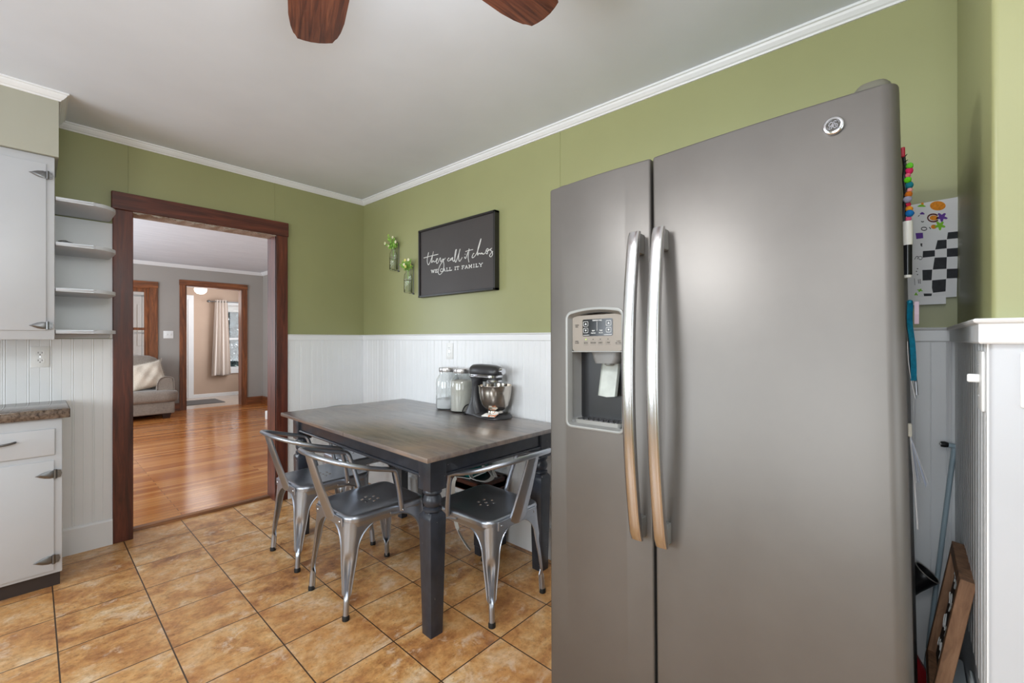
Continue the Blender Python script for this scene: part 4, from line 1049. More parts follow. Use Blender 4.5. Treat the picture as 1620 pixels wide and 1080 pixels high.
# hinge covers
f = MB(); f.loft([[(x, y, z) for x, y in rrect(0.012+e, 0.13-e, 0.012+e, 0.075-e, 0.02, 4)] for z, e in ((FH-0.022, 0), (FH+0.010, 0.0), (FH+0.020, 0.006))], True, True, True); f.build('hinge_cover', plain('hinge_cover_plastic', srgb(98, 96, 84), 0.5), fr, smooth=40)
f = MB(); f.loft([[(x, y, z) for x, y in rrect(0.012+e, 0.13-e, FW-0.075+e, FW-0.012-e, 0.02, 4)] for z, e in ((FH-0.022, 0), (FH+0.004, 0.0), (FH+0.009, 0.006))], True, True, True); f.build('hinge_cover', bpy.data.materials['hinge_cover_plastic'], fr, smooth=40)

# ------------------------------------------------------------------ things held to the refrigerator side by magnets
def side_y(x, z): return -0.016 + 0.019*z - 0.018*(x-1.155) + 0.006
g = thing('pompom_garland', 'craft string of coloured pom-poms hanging on the refrigerator side', 'garland', (1.42, side_y(1.42, 1.60), 1.60))
cols = [(120, 226, 60), (238, 40, 110), (248, 120, 150), (110, 230, 30), (20, 130, 150), (252, 170, 170), (222, 120, 30), (170, 170, 200), (214, 40, 80), (250, 160, 40), (20, 120, 200), (250, 100, 150)]
zt, zb = 1.647, 1.520
for k, c in enumerate(cols):
    mm_ = plain('pompom_%d' % k, srgb(*c), 0.95, 0, 0.1, 200)
    z = lerp(zt, zb, k/(len(cols)-1)); f = MB(); rr = 0.0075+0.0015*math.sin(k*2.1)
    f.ball((0.004*math.sin(k*1.7), -0.014-0.002*math.cos(k*1.3), z-1.60), rr, 2)
    for v in f.bm.verts: v.co += V(random.uniform(-1, 1), random.uniform(-1, 1), random.uniform(-1, 1))*0.0006
    f.build('pompom', mm_, g, smooth=80)
f = MB(); f.tube(smoothpath([(0, -0.005, 0.072), (0.004, -0.007, 0.05), (-0.003, -0.006, 0.02), (0.004, -0.008, -0.02), (-0.002, -0.005, -0.06), (0, -0.006, -0.10)], 5), 0.0035, 6)
for k in range(14):
    z = 0.07-k*0.012; f.tube([(0, -0.006, z), (random.uniform(-.006, .006), -0.010-random.uniform(0, .004), z+random.uniform(.002, .008))], [0.0016, 0.0008], 5)
f.build('twig', M['black'], g, smooth=60)
f = MB(); f.box(-0.006, 0.006, -0.008, 0.0, 0.070, 0.094, 0.002, 1); f.build('clip', plain('red_clip', srgb(190, 30, 60), 0.5), g)
mk = thing('dry_erase_marker', 'white-capped black marker held upright on the refrigerator side', 'marker', (1.36, side_y(1.36, 1.43)-0.0105, 1.372))
f = MB(); f.lathe([(0.0, 0.0), (0.0065, 0.0), (0.007, 0.006), (0.0, 0.006)], 14, cap=False); f.build('end_plug', M['plastic_white'], mk, smooth=40)
f = MB(); f.lathe([(0.0, 0.006), (0.0078, 0.006), (0.0078, 0.075), (0.0, 0.075)], 16, cap=False); f.build('barrel', M['screen'], mk, smooth=40)
f = MB(); f.lathe([(0.0, 0.075), (0.0088, 0.075), (0.0094, 0.10), (0.0088, 0.128), (0.0085, 0.130), (0.0, 0.130)], 16, cap=False); f.box(-0.003, 0.003, 0.008, 0.0125, 0.085, 0.122, 0.001, 1); f.build('cap', M['plastic_white'], mk, smooth=40)
tealm = plain('glitter_teal_ribbon', srgb(24, 140, 176), 0.3, 0.3, 0.3, 90); lav = plain('lavender_paper', srgb(206, 184, 200), 0.7)
r = thing('ribbon', 'glittery teal ribbon with a lavender tag hanging on the refrigerator side', 'ribbon', (1.40, side_y(1.40, 1.31), 1.318))
f = MB(); P = smoothpath([(0.0, -0.010, 0.0), (0.004, -0.0095, -0.05), (-0.004, -0.014, -0.10), (0.003, -0.016, -0.15), (0.0, -0.016, -0.185)], 6)
f.loft([[p+V(-w, 0.003, 0), p+V(0, -0.007, 0), p+V(w, 0.002, 0), p+V(0, 0.005, 0)] for p, w in [(p, lerp(0.010, 0.014, i/len(P))) for i, p in enumerate(P)]], True, True, True); f.ball((0, -0.011, 0.0), 0.010, 2, (1, 0.6, 0.6)); f.build('band', tealm, r, smooth=30)
f = MB(); f.prism([(-0.010, 0), (0.010, 0), (0.016, -0.035), (0.010, -0.052), (-0.010, -0.052), (-0.014, -0.03)], 'y', -0.027, -0.019); f.build('tag', lav, r)
paper = plain('white_paper', srgb(232, 232, 234), 0.8)
r = thing('paper_note', 'white curled paper note hanging low on the refrigerator side', 'paper', (1.43, side_y(1.43, 1.15), 1.225))
f = MB(); rows = []
for k in range(9):
    t = k/8; y = -0.004-0.014*t*t; z = -0.135*t; w = 0.05*(1-0.25*t)
    rows.append([(-w, y, z), (0, y-0.002, z), (w, y, z), (w, y+0.001, z), (0, y-0.001, z), (-w, y+0.001, z)])
f.loft(rows, True, True, True); f.build('sheet', paper, r, smooth=40)
f = MB(); f.tube([(0.01, -0.014, -0.03), (0.012, -0.018, -0.09), (0.008, -0.02, -0.13)], 0.0025, 6); f.build('ink_line', M['screen'], r)
f = MB(); f.prism([(-0.02, -0.135), (0.02, -0.132), (0.005, -0.168)], 'y', -0.015, -0.0145); f.build('torn_corner', paper, r)
r = thing('paper_tassel', 'bundle of thin white and blue paper strips on the refrigerator side', 'tassel', (1.42, side_y(1.42, 0.96), 1.010))
pb = plain('pale_blue_paper', srgb(190, 198, 216), 0.8)
for k in range(16):
    a = (k/15-0.5); f = MB()
    e = V(a*0.05, -0.006-0.030*random.uniform(0.2, 1), -0.125+random.uniform(0, 0.012))
    p0 = V(a*0.006, -0.005, -0.012); f.loft([[p0+V(-.002, 0, 0), p0+V(.002, 0, 0), p0+V(.002, -.0006, 0), p0+V(-.002, -.0006, 0)], [e+V(-.003, 0, 0), e+V(.003, -.0005, 0), e+V(.003, -.0012, 0), e+V(-.003, -.0006, 0)]], True, True, True)
    f.build('strip', pb if k % 3 else paper, r)
f = MB(); f.box(-0.006, 0.006, -0.008, 0.0, -0.014, 0.018, 0.002, 1); f.build('clip', plain('cream_clip', srgb(224, 220, 206), 0.6), r)
f = MB(); f.tube([(0.0, -0.005, -0.01), (0.004, -0.012, -0.12), (0.008, -0.018, -0.235)], 0.0018, 6); f.build('string', paper, r)

# ================================================================== on the table
TZt = 0.767
glass = Mat('clear_jar_glass', (0.97, 0.98, 0.975, 1), 0.02)
glass.b.inputs['Transmission Weight'].default_value = 1.0; glass.b.inputs['IOR'].default_value = 1.45
nq = glass.noise(glass.coords(), 6, 2); glass.color(glass.ramp(nq, [(0.3, (0.95, 0.97, 0.96, 1)), (0.7, (0.98, 0.985, 0.98, 1))]))
lidm = brushed('dull_tin_lid', srgb(190, 186, 184), 0.3, 'o', 0.03)
sugar = plain('white_granules', srgb(240, 240, 242), 0.9, 0, 0.04, 300); flour = plain('off_white_flour', srgb(226, 222, 212), 0.95, 0, 0.05, 200)
def jar(label, x, y, fill, fm):
    j = thing('glass_jar', label, 'jar', (x, y, TZt), group='large glass jars on the table')
    f = MB()
    outer = [(0.0, 0.001), (0.066, 0.001), (0.074, 0.006), (0.0765, 0.02), (0.0765, 0.172), (0.073, 0.196), (0.062, 0.216), (0.054, 0.228), (0.053, 0.250)]
    inner = [(0.0505, 0.250), (0.0515, 0.229), (0.060, 0.214), (0.0705, 0.195), (0.0738, 0.172), (0.0738, 0.021), (0.071, 0.008), (0.0, 0.006)]
    f.lathe(outer+inner, 40, cap=False); f.build('glass', glass.m, j, smooth=60)
    f = MB(); f.lathe([(0.0, 0.248), (0.0545, 0.246), (0.056, 0.247), (0.0572, 0.252), (0.0572, 0.270), (0.0555, 0.274), (0.050, 0.2755), (0.0, 0.2750)], 40, cap=False); f.build('lid', lidm, j, smooth=40)
    f = MB(); f.lathe([(0.0, 0.0075), (0.0698, 0.009), (0.0728, 0.022), (0.0728, fill-0.004), (0.068, fill), (0.03, fill+0.003), (0.0, fill+0.006)] if fill < 0.18 else [(0.0, 0.0075), (0.0698, 0.009), (0.0728, 0.022), (0.0728, 0.172), (0.0697, 0.194), (0.066, fill), (0.0, fill+0.004)], 40, cap=False); f.build('contents', fm, j, smooth=60)
    return j
jar('large glass jar a quarter full of white sugar, close to the room corner', 1.876, 2.292, 0.066, sugar)
jar('large glass jar nearly full of flour, next to the stand mixer', 1.868, 2.134, 0.198, flour)

# stand mixer, facing along the wall
mx = thing('stand_mixer', 'matte black stand mixer with a polished steel bowl', 'mixer', (1.850, 1.880, TZt), rz=-PI/2)
mblk = plain('matte_charcoal_enamel', srgb(52, 51, 53), 0.33)
def mring(z, pts): return [(x-0.165, y, z) for x, y in pts]
def base_out(e):
    pts = [(0.004-e, -0.05), (0.10, -0.062-e), (0.16, -0.075-e)]
    for k in range(13):
        a = -PI/2+0.35 + (PI-0.7)*k/12; pts.append((0.232+(0.098+e)*math.cos(a), (0.098+e)*math.sin(a)))
    pts += [(0.16, 0.075+e), (0.10, 0.062+e), (0.004-e, 0.05)]
    return pts
f = MB()
f.loft([mring(0.0, base_out(-0.003)), mring(0.004, base_out(0)), mring(0.016, base_out(-0.004)), mring(0.024, base_out(-0.022))], True, True, True)
rows = []
for z, xr, xf, w in ((0.010, 0.006, 0.150, 0.060), (0.040, 0.020, 0.128, 0.056), (0.080, 0.038, 0.110, 0.050), (0.120, 0.052, 0.104, 0.046), (0.165, 0.058, 0.106, 0.045), (0.200, 0.058, 0.116, 0.046), (0.225, 0.048, 0.150, 0.050), (0.238, 0.036, 0.240, 0.052)):
    q = rrect(xr, xf, -w, w, min(0.03, (xf-xr)*0.45), 5); rows.append(mring(z, q))
f.loft(rows, True, True, True); f.build('base', mblk, mx, smooth=50)
f = MB(); rows = []
for k, (x, hh, hw) in enumerate(((0.030, 0.006, 0.008), (0.033, 0.022, 0.026), (0.042, 0.036, 0.042), (0.060, 0.044, 0.052), (0.100, 0.0465, 0.056), (0.160, 0.046, 0.056), (0.215, 0.043, 0.054), (0.250, 0.036, 0.047), (0.266, 0.026, 0.036), (0.272, 0.020, 0.024))):
    r_ = []
    for j in range(24):
        a = 2*PI*j/24; ca, sa = math.cos(a), math.sin(a)
        zz = 0.266 + (math.copysign(abs(sa)**0.8, sa)*(hh if sa > 0 else 0.026*hh/0.0465))
        r_.append((x-0.165, math.copysign(abs(ca)**0.75, ca)*hw, zz))
    rows.append(r_)
f.loft(rows, True, True, True); f.build('head', mblk, mx, smooth=60)
f = MB(); rows = []
for e, z in ((0, 0.236), (0.0015, 0.2375), (0.0015, 0.250), (0, 0.252)):
    rows.append(mring(z, rrect(0.034-e, 0.262+e, -0.0545-e, 0.0545+e, 0.045, 7)))
f.loft(rows, True, True, True); f.build('trim_band', M['chrome'], mx, smooth=40)
f = MB(); f.lathe([(0.0, 0), (0.019, 0), (0.019, 0.010), (0.0165, 0.012), (0.0165, 0.018), (0.018, 0.020), (0.018, 0.026), (0.0, 0.027)], 24, (0.105, 0, 0.275), mat=Matrix.Rotation(PI/2, 4, 'Y'), cap=False); f.build('hub_cap', M['chrome'], mx, smooth=40)
f = MB(); f.lathe([(0.0, 0.238), (0.040, 0.238), (0.040, 0.222), (0.037, 0.222)], 28, (0.062, 0, 0)); f.build('planetary_housing', mblk, mx, smooth=40)
f = MB(); f.lathe([(0.037, 0.224), (0.041, 0.222), (0.041, 0.212), (0.036, 0.208), (0.0, 0.208)], 28, (0.062, 0, 0), cap=False); f.build('planetary_ring', M['chrome'], mx, smooth=40)
f = MB(); f.cyl((0.062, 0, 0.215), (0.062, 0, 0.165), 0.008); f.cyl((0.062, 0, 0.17), (0.062, 0, 0.15), 0.014); 
for s_ in (-1, 1): f.tube(smoothpath([(0.062, 0, 0.155), (0.062+0.03*s_, 0, 0.14), (0.062+0.045*s_, 0, 0.10), (0.062+0.02*s_, 0, 0.065), (0.062, 0, 0.062)], 4), 0.005, 8)
f.build('beater', M['silver_paint'], mx, smooth=50)
f = MB(); f.box(-0.09, -0.065, -0.062, -0.053, 0.240, 0.247, 0.002, 1); f.cyl((-0.07, -0.05, 0.244), (-0.07, -0.068, 0.244), 0.004); f.build('speed_lever', M['chrome'], mx)
f = MB(); f.cyl((0.0, 0.045, 0.226), (0.0, 0.066, 0.226), 0.007); f.cyl((0.025, -0.05, 0.213), (0.025, -0.05, 0.175), 0.012, 0.012); f.build('lock_knob', M['silver_paint'], mx, smooth=50)
f = MB(); f.lathe([(0.0, 0.042), (0.045, 0.042), (0.048, 0.030), (0.0, 0.030)], 24, (0.062, 0, 0), cap=False); 
f.lathe([(0.0, 0.043), (0.046, 0.043), (0.062, 0.052), (0.080, 0.078), (0.092, 0.115), (0.098, 0.155), (0.1005, 0.186), (0.1035, 0.190), (0.1025, 0.1925), (0.098, 0.1915), (0.0955, 0.155), (0.0895, 0.116), (0.078, 0.080), (0.06, 0.055), (0.0, 0.046)], 48, (0.062, 0, 0), cap=False)
f.build('bowl', M['bowl'], mx, smooth=50)
f = MB(); f.tube(smoothpath([(-0.145, 0.02, 0.05), (-0.170, 0.01, 0.055), (-0.180, -0.02, 0.045), (-0.176, -0.045, 0.02), (-0.155, -0.06, 0.006), (-0.12, -0.075, 0.005)], 6), 0.0035, 8); f.build('power_cord', M['black'], mx, smooth=60)
pk = Mat('white_orange_packet', rough=0.5); n = pk.noise(pk.coords(), 28, 2); pk.color(pk.ramp(n, [(0.55, srgb(238, 235, 228)), (0.6, srgb(236, 140, 60)), (0.66, srgb(200, 80, 50)), (0.7, srgb(240, 230, 210))]))
f = MB(); N = 12; rows = []
for i in range(N+1):
    u = i/N
    rows.append([(u*0.085-0.042, (j/8-0.5)*0.055, 0.007+0.010*math.sin(u*6)*math.sin(j*0.5)+0.012*u*(j/8)) for j in range(9)] + [(u*0.085-0.042, (j/8-0.5)*0.055, 0.001+0.010*abs(math.sin(u*6)*math.sin(j*0.5))*0.6+0.012*u*(j/8)) for j in range(8, -1, -1)])
f.loft(rows, True, True, True)
o = f.build('seasoning_packet', pk.m, smooth=60); o.location = (1.775, 1.785, TZt+0.020); o.rotation_euler = (0, 0, math.radians(-70))
tag(o, 'crumpled white and orange packet resting on the mixer base under the bowl', 'packet')

# ================================================================== on the wall: lettered sign and bottle vases
sg = thing('wall_sign', 'black framed sign with white lettering on the green wall', 'sign', (XR, 2.298, 1.786))
bw = plain('black_stained_frame', srgb(34, 31, 30), 0.4, 0, 0.2, 12); sp = plain('charcoal_sign_panel', srgb(64, 59, 58), 0.55, 0, 0.05, 5)
hw, hh = 0.398, 0.248
f = MB()
for y0, y1, z0, z1 in ((-hw, hw, hh-0.014, hh), (-hw, hw, -hh, -hh+0.014), (-hw, -hw+0.014, -hh, hh), (hw-0.014, hw, -hh, hh)): f.box(-0.042, 0, y0, y1, z0, z1, 0.0015, 1)
f.build('frame', bw, sg)
f = MB(); f.box(-0.030, -0.004, -hw+0.013, hw-0.013, -hh+0.013, hh-0.013); f.build('panel', sp, sg)
SCRIPT_STROKES= [[(2.5821,1.8612),(2.5919,1.8359),(2.5983,1.8083),(2.5948,1.783),(2.5844,1.7705),(2.5676,1.7834),(2.5504,1.8095),(2.535,1.8356),(2.526,1.8606)],[(2.526,1.8606),(2.535,1.8356),(2.5418,1.8049),(2.5458,1.7825),(2.535,1.7893),(2.526,1.7942),(2.5192,1.7836),(2.5051,1.7864),(2.4884,1.7914)],[(2.6407,1.8271),(2.5821,1.8304),(2.5248,1.8318),(2.4717,1.8326)],[(2.4939,1.7851),(2.4811,1.7957),(2.4789,1.803),(2.4884,1.8018),(2.4939,1.7886),(2.4911,1.7743),(2.4828,1.7689),(2.4701,1.7788),(2.459,1.7947)],[(2.459,1.7947),(2.4497,1.8039),(2.4442,1.7997),(2.4442,1.7843),(2.4399,1.7752),(2.4279,1.784),(2.4144,1.795)],[(2.3903,1.7964),(2.409,1.7868),(2.4171,1.7947)],[(2.4187,1.7897),(2.409,1.7647),(2.4063,1.7439),(2.4133,1.714),(2.4317,1.6954),(2.4536,1.6866),(2.469,1.6974),(2.4701,1.7183),(2.4497,1.7523),(2.4198,1.7762),(2.3903,1.7964)],[(2.3496,1.788),(2.3548,1.7913),(2.3654,1.7832),(2.3664,1.7749),(2.3559,1.7702),(2.3412,1.7752)],[(2.322,1.7879),(2.335,1.7828),(2.3392,1.7732),(2.3256,1.7766),(2.3132,1.7901),(2.3132,1.7734),(2.304,1.7616),(2.2927,1.7709)],[(2.2927,1.7709),(2.2795,1.8124),(2.2734,1.838),(2.282,1.8326),(2.2907,1.7972),(2.2886,1.7638),(2.2805,1.7538),(2.2674,1.7728)],[(2.2674,1.7728),(2.2483,1.8082),(2.2358,1.8377),(2.2443,1.8176),(2.2508,1.7855),(2.2473,1.7604),(2.2373,1.7559),(2.2145,1.7783)],[(2.189,1.7793),(2.1881,1.7704),(2.1793,1.7667),(2.1697,1.7817),(2.1576,1.8059)],[(2.1861,1.7952),(2.1832,1.7964)],[(2.1457,1.8268),(2.1504,1.7985),(2.1552,1.7702),(2.1476,1.7377)],[(2.1818,1.8124),(2.1504,1.8152),(2.1078,1.8158)],[(2.0976,1.7883),(2.1032,1.7897),(2.1149,1.7747),(2.1172,1.7654),(2.1088,1.7621),(2.0915,1.7701),(2.0707,1.7895)],[(2.0707,1.7895),(2.0478,1.832),(2.0319,1.8759),(2.0469,1.8475),(2.0615,1.8119),(2.0647,1.7729),(2.0546,1.7842),(2.0478,1.7833),(2.0423,1.7773)],[(2.0423,1.7773),(2.0287,1.7839),(2.0319,1.7759),(2.0184,1.7803),(2.0161,1.7729),(2.0027,1.7742),(1.9903,1.7819)],[(1.9903,1.7819),(1.9828,1.7979),(1.9709,1.803),(1.9652,1.7939),(1.974,1.7859),(1.9819,1.7916)],[(1.9819,1.7916),(1.9726,1.7795),(1.9762,1.7698),(1.9872,1.7762)],[(1.974,1.7859),(1.9586,1.7915),(1.9348,1.8004),(1.9491,1.7917),(1.9335,1.7795),(1.9275,1.7628),(1.9378,1.7489),(1.9499,1.7489),(1.9543,1.7586),(1.9391,1.772),(1.9176,1.7813)]]
CAPS_STROKES= [[(2.5502,1.7281),(2.5413,1.7069),(2.5328,1.7257),(2.5243,1.7066),(2.5155,1.7275)],[(2.5545,1.7282),(2.5451,1.728)],[(2.5204,1.7276),(2.5112,1.7274)],[(2.5366,1.7264),(2.5289,1.7263)],[(2.4995,1.7061),(2.4995,1.7271)],[(2.5046,1.7272),(2.4795,1.7267),(2.4795,1.7221)],[(2.5046,1.7062),(2.4786,1.7058),(2.4786,1.7108)],[(2.4995,1.7171),(2.487,1.7168)],[(2.487,1.7193),(2.487,1.7143)],[(2.4252,1.7204),(2.4258,1.7236),(2.4347,1.7259),(2.4437,1.7229),(2.4475,1.7156),(2.4437,1.7082),(2.4347,1.7049),(2.4266,1.7069),(2.4239,1.71)],[(2.4252,1.7257),(2.4252,1.7194)],[(2.4168,1.7046),(2.405,1.7253),(2.3932,1.7041)],[(2.4121,1.7118),(2.3979,1.7115)],[(2.421,1.7047),(2.4127,1.7045)],[(2.3973,1.7042),(2.3891,1.7041)],[(2.3749,1.7038),(2.3749,1.7247)],[(2.3802,1.7248),(2.3696,1.7246)],[(2.381,1.7039),(2.3572,1.7035),(2.3572,1.7097)],[(2.3426,1.7032),(2.3426,1.724)],[(2.3483,1.7242),(2.3369,1.7239)],[(2.3492,1.7033),(2.3234,1.7028),(2.3234,1.7091)],[(2.2861,1.7021),(2.2861,1.7229)],[(2.2922,1.7231),(2.28,1.7228)],[(2.2922,1.7022),(2.28,1.702)],[(2.2595,1.7016),(2.2595,1.7224)],[(2.272,1.7175),(2.272,1.7227),(2.2471,1.7222),(2.2471,1.717)],[(2.2651,1.7017),(2.254,1.7015)],[(2.2135,1.7007),(2.2135,1.7215)],[(2.2194,1.7216),(2.1938,1.7211),(2.1938,1.7159)],[(2.2135,1.7111),(2.2003,1.7109)],[(2.2003,1.7134),(2.2003,1.7084)],[(2.2194,1.7008),(2.2076,1.7006)],[(2.1837,1.7002),(2.1721,1.7207),(2.1605,1.6997)],[(2.179,1.7073),(2.1651,1.7071)],[(2.1878,1.7002),(2.1796,1.7001)],[(2.1645,1.6998),(2.1565,1.6997)],[(2.1454,1.6994),(2.1454,1.7202),(2.1338,1.7044),(2.1222,1.7197),(2.1222,1.699)],[(2.1501,1.7202),(2.1421,1.7201)],[(2.1255,1.7198),(2.1176,1.7196)],[(2.1501,1.6995),(2.1408,1.6994)],[(2.1268,1.6991),(2.1176,1.6989)],[(2.0997,1.6986),(2.0997,1.7193)],[(2.1046,1.7193),(2.0948,1.7192)],[(2.1046,1.6987),(2.0948,1.6985)],[(2.0774,1.6982),(2.0774,1.7188)],[(2.0825,1.7189),(2.0723,1.7187)],[(2.0833,1.6983),(2.0605,1.6978),(2.0605,1.704)],[(2.0485,1.7182),(2.0342,1.7072),(2.02,1.7177)],[(2.0342,1.7072),(2.0342,1.6973)],[(2.0526,1.7183),(2.0437,1.7181)],[(2.0247,1.7178),(2.0159,1.7176)],[(2.0399,1.6974),(2.0285,1.6972)]]

f = MB()
for st in SCRIPT_STROKES:
    P = smoothpath([(-0.0312, y-2.298, z-1.786) for y, z in st], 5)
    f.tube(P, 0.0026, 6, flat=(1, 1))
f.build('script_lettering', M['mark_white'], sg, smooth=60)
f = MB()
for st in CAPS_STROKES:
    for (a, b), (c, d) in zip(st[:-1], st[1:]):
        f.tube([(-0.0312, a-2.298, b-1.786), (-0.0312, c-2.298, d-1.786)], 0.0021, 6)
f.build('capital_lettering', M['mark_white'], sg, smooth=60)

vg = Mat('clear_bottle_glass', (0.95, 0.97, 0.96, 1), 0.03); vg.b.inputs['Transmission Weight'].default_value = 1.0; vg.b.inputs['IOR'].default_value = 1.45
nq = vg.noise(vg.coords(), 9, 2); vg.color(vg.ramp(nq, [(0.3, (0.9, 0.95, 0.93, 1)), (0.7, (0.96, 0.98, 0.97, 1))]))
leafm = plain('fresh_green_leaf', srgb(158, 204, 96), 0.6, 0, 0.3, 30); petal = plain('cream_petal', srgb(238, 232, 196), 0.7, 0, 0.08, 40); yell = plain('pale_yellow_petal', srgb(226, 214, 120), 0.7, 0, 0.15, 40)
def vase(y, z, lab, flab, yellow):
    v = thing('wall_vase', lab, 'vase', (XR, y, z), group='bottle vases on the green wall')
    f = MB(); f.tube(smoothpath([(-0.004, -0.026, -0.006), (-0.004, -0.027, 0.10), (-0.004, -0.026, 0.20), (-0.012, -0.018, 0.222), (-0.02, -0.006, 0.218), (-0.022, -0.002, 0.200)], 5), 0.0022, 6)
    f.box(-0.012, -0.0005, -0.034, -0.020, -0.012, -0.003, 0.001, 1)
    f.tube([(-0.002, -0.026, 0.0), (-0.034, -0.01, -0.002)], 0.002, 6); f.build('holder', M['pewter'], v, smooth=50)
    f = MB(); f.tube([(-0.036+0.0325*math.cos(a*PI/12), 0.0325*math.sin(a*PI/12), 0.098) for a in range(24)], 0.0026, 6, closed=True); f.build('collar', M['chrome'], v, smooth=50)
    f = MB(); f.lathe([(0.0, 0.0), (0.027, 0.0), (0.030, 0.004), (0.030, 0.128), (0.026, 0.142), (0.017, 0.152), (0.017, 0.172), (0.020, 0.176), (0.0175, 0.176), (0.0155, 0.170), (0.0155, 0.152), (0.024, 0.140), (0.0282, 0.127), (0.0282, 0.006), (0.0, 0.004)], 28, (-0.036, 0, 0), cap=False); f.build('bottle', vg.m, v, smooth=50)
    b = thing('flower_sprig', flab, 'flowers', (XR-0.036, y, z+0.17))
    f = MB()
    tips = []
    for k in range(15):
        a = random.uniform(0, 2*PI); r_ = random.uniform(0.012, 0.062); h = random.uniform(0.012, 0.092)
        t_ = V(r_*math.cos(a)*0.55-0.012, r_*math.sin(a)+0.012, h); tips.append(t_)
        f.tube(smoothpath([(0, 0, -0.10), (0, 0, 0.0), t_*0.6, t_], 3), 0.0012, 5)
    f.build('stem', leafm, b, smooth=60)
    f = MB()
    for t_ in tips:
        for k in range(16):
            p = t_*random.uniform(0.35, 1.1); e = Euler((random.uniform(-1, 1), random.uniform(-1, 1), random.uniform(0, 6.3))).to_matrix(); L = random.uniform(0.014, 0.024)
            f.loft([[p, p+e@V(L*0.4, L*0.32, 0.002), p+e@V(L, 0, 0), p+e@V(L*0.4, -L*0.32, 0.002)], [p+e@V(0, 0, .0005), p+e@V(L*0.4, L*0.32, 0.0025), p+e@V(L, 0, 0.0005), p+e@V(L*0.4, -L*0.32, 0.0025)]], True, True, True)
    f.build('leaf', leafm, b); bpy.data.objects[b.name].children
    f = MB(); f2 = MB()
    for i, t_ in enumerate(tips):
        if i % 3 == 0:
            tgt = f2 if (yellow and i % 6 == 0) else f
            c = V(t_.x-0.006, t_.y*1.15+0.004, t_.z+0.010)
            for k in range(6):
                a = 2*PI*k/6; d = V(-0.25, math.cos(a), math.sin(a)); tgt.ball(c + d*0.0075, 0.0058, 1, (0.5, 1, 1))
    f.build('blossom', petal, b, smooth=60)
    if len(f2.bm.verts): f2.build('blossom', yell, b, smooth=60)
    else: f2.bm.free()
vase(3.035, 1.778, 'glass bottle vase in a wire holder, the higher one near the room corner', 'green sprig with cream blossoms in the higher wall vase', False)
vase(2.835, 1.585, 'glass bottle vase in a wire holder, the lower one beside the framed sign', 'green sprig with yellow and cream blossoms in the lower wall vase', True)

# ================================================================== ceiling fan
fx, fy, fz = 0.375, 0.789, 2.150
fan = thing('ceiling_fan', 'ceiling fan with dark walnut blades and a glass light bowl', 'fan', (fx, fy, zceil(fx, fy)))
dz = fz - zceil(fx, fy)
wl = Mat('dark_walnut_blade', rough=0.35); n = wl.noise(wl.coords((2.5, 38, 38)), 2.2, 5, 0.6, 0.8)
wl.color(wl.ramp(n, [(0.3, srgb(52, 25, 16)), (0.5, srgb(86, 46, 30)), (0.72, srgb(116, 70, 48))])).rough(n, 0.25, 0.42)
bz_ = brushed('oiled_bronze', srgb(70, 52, 42), 0.3, 'o', 0.02)
f = MB(); f.lathe([(0.0, 0.0), (0.075, 0.0), (0.072, -0.02), (0.05, -0.045), (0.018, -0.05), (0.018, -0.05), (0.0, -0.05)], 28, cap=False); f.build('canopy', bz_, fan, smooth=40)
f = MB(); f.cyl((0, 0, -0.04), (0, 0, dz+0.09), 0.012); f.build('downrod', bz_, fan, smooth=40)
f = MB(); f.lathe([(0.0, dz+0.10), (0.04, dz+0.098), (0.09, dz+0.075), (0.115, dz+0.04), (0.118, dz), (0.10, dz-0.03), (0.06, dz-0.045), (0.0, dz-0.045)], 32, cap=False); f.build('motor_housing', bz_, fan, smooth=50)
half = [(0.170, 0.048), (0.20, 0.055), (0.30, 0.070), (0.40, 0.0765), (0.50, 0.0745), (0.545, 0.069), (0.575, 0.0615), (0.583, 0.0565), (0.592, 0.0530), (0.6005, 0.0500), (0.6065, 0.032), (0.6105, 0.012)]
outl = half + [(x, -y) for x, y in reversed(half)]
a0 = math.degrees(math.atan2(1.366-fy, 0.591-fx))
for k in range(5):
    Mx = Matrix.Rotation(math.radians(a0 - 72*k), 4, 'Z') @ Matrix.Translation((0, 0, dz)) @ Matrix.Rotation(math.radians(-9), 4, 'X')
    f = MB(); f.loft([[(x, y, z) for x, y in outl] for z in (-0.003, 0.003)], True, True, True)
    b = f.build('blade', wl.m, fan); b.matrix_local = Mx
    f = MB(); f.loft([[(x, y*w, z) for x, y in ((0.10, 0.018), (0.15, 0.014), (0.22, 0.04), (0.25, 0.03), (0.25, -0.03), (0.22, -0.04), (0.15, -0.014), (0.10, -0.018))] for z, w in ((0.0032, 1), (0.008, 1))], True, True, True)
    f.build('blade_iron', bz_, b)
fg = Mat('lit_frosted_bowl', srgb(250, 246, 238), 0.4); fg.b.inputs['Emission Color'].default_value = srgb(255, 246, 232); fg.b.inputs['Emission Strength'].default_value = 2.0
f = MB(); f.lathe([(0.055, dz-0.045), (0.06, dz-0.06), (0.10, dz-0.075), (0.105, dz-0.095), (0.085, dz-0.13), (0.045, dz-0.15), (0.0, dz-0.156)], 28, cap=False); f.build('light_bowl', fg.m, fan, smooth=60)
lp = bpy.data.lights.new('fan_light', 'POINT'); lp.energy = 24; lp.color = (0.93, 0.965, 1.0); lp.shadow_soft_size = 0.12
lo = bpy.data.objects.new('fan_light', lp); lo.location = (fx, fy, 1.85); col.objects.link(lo)

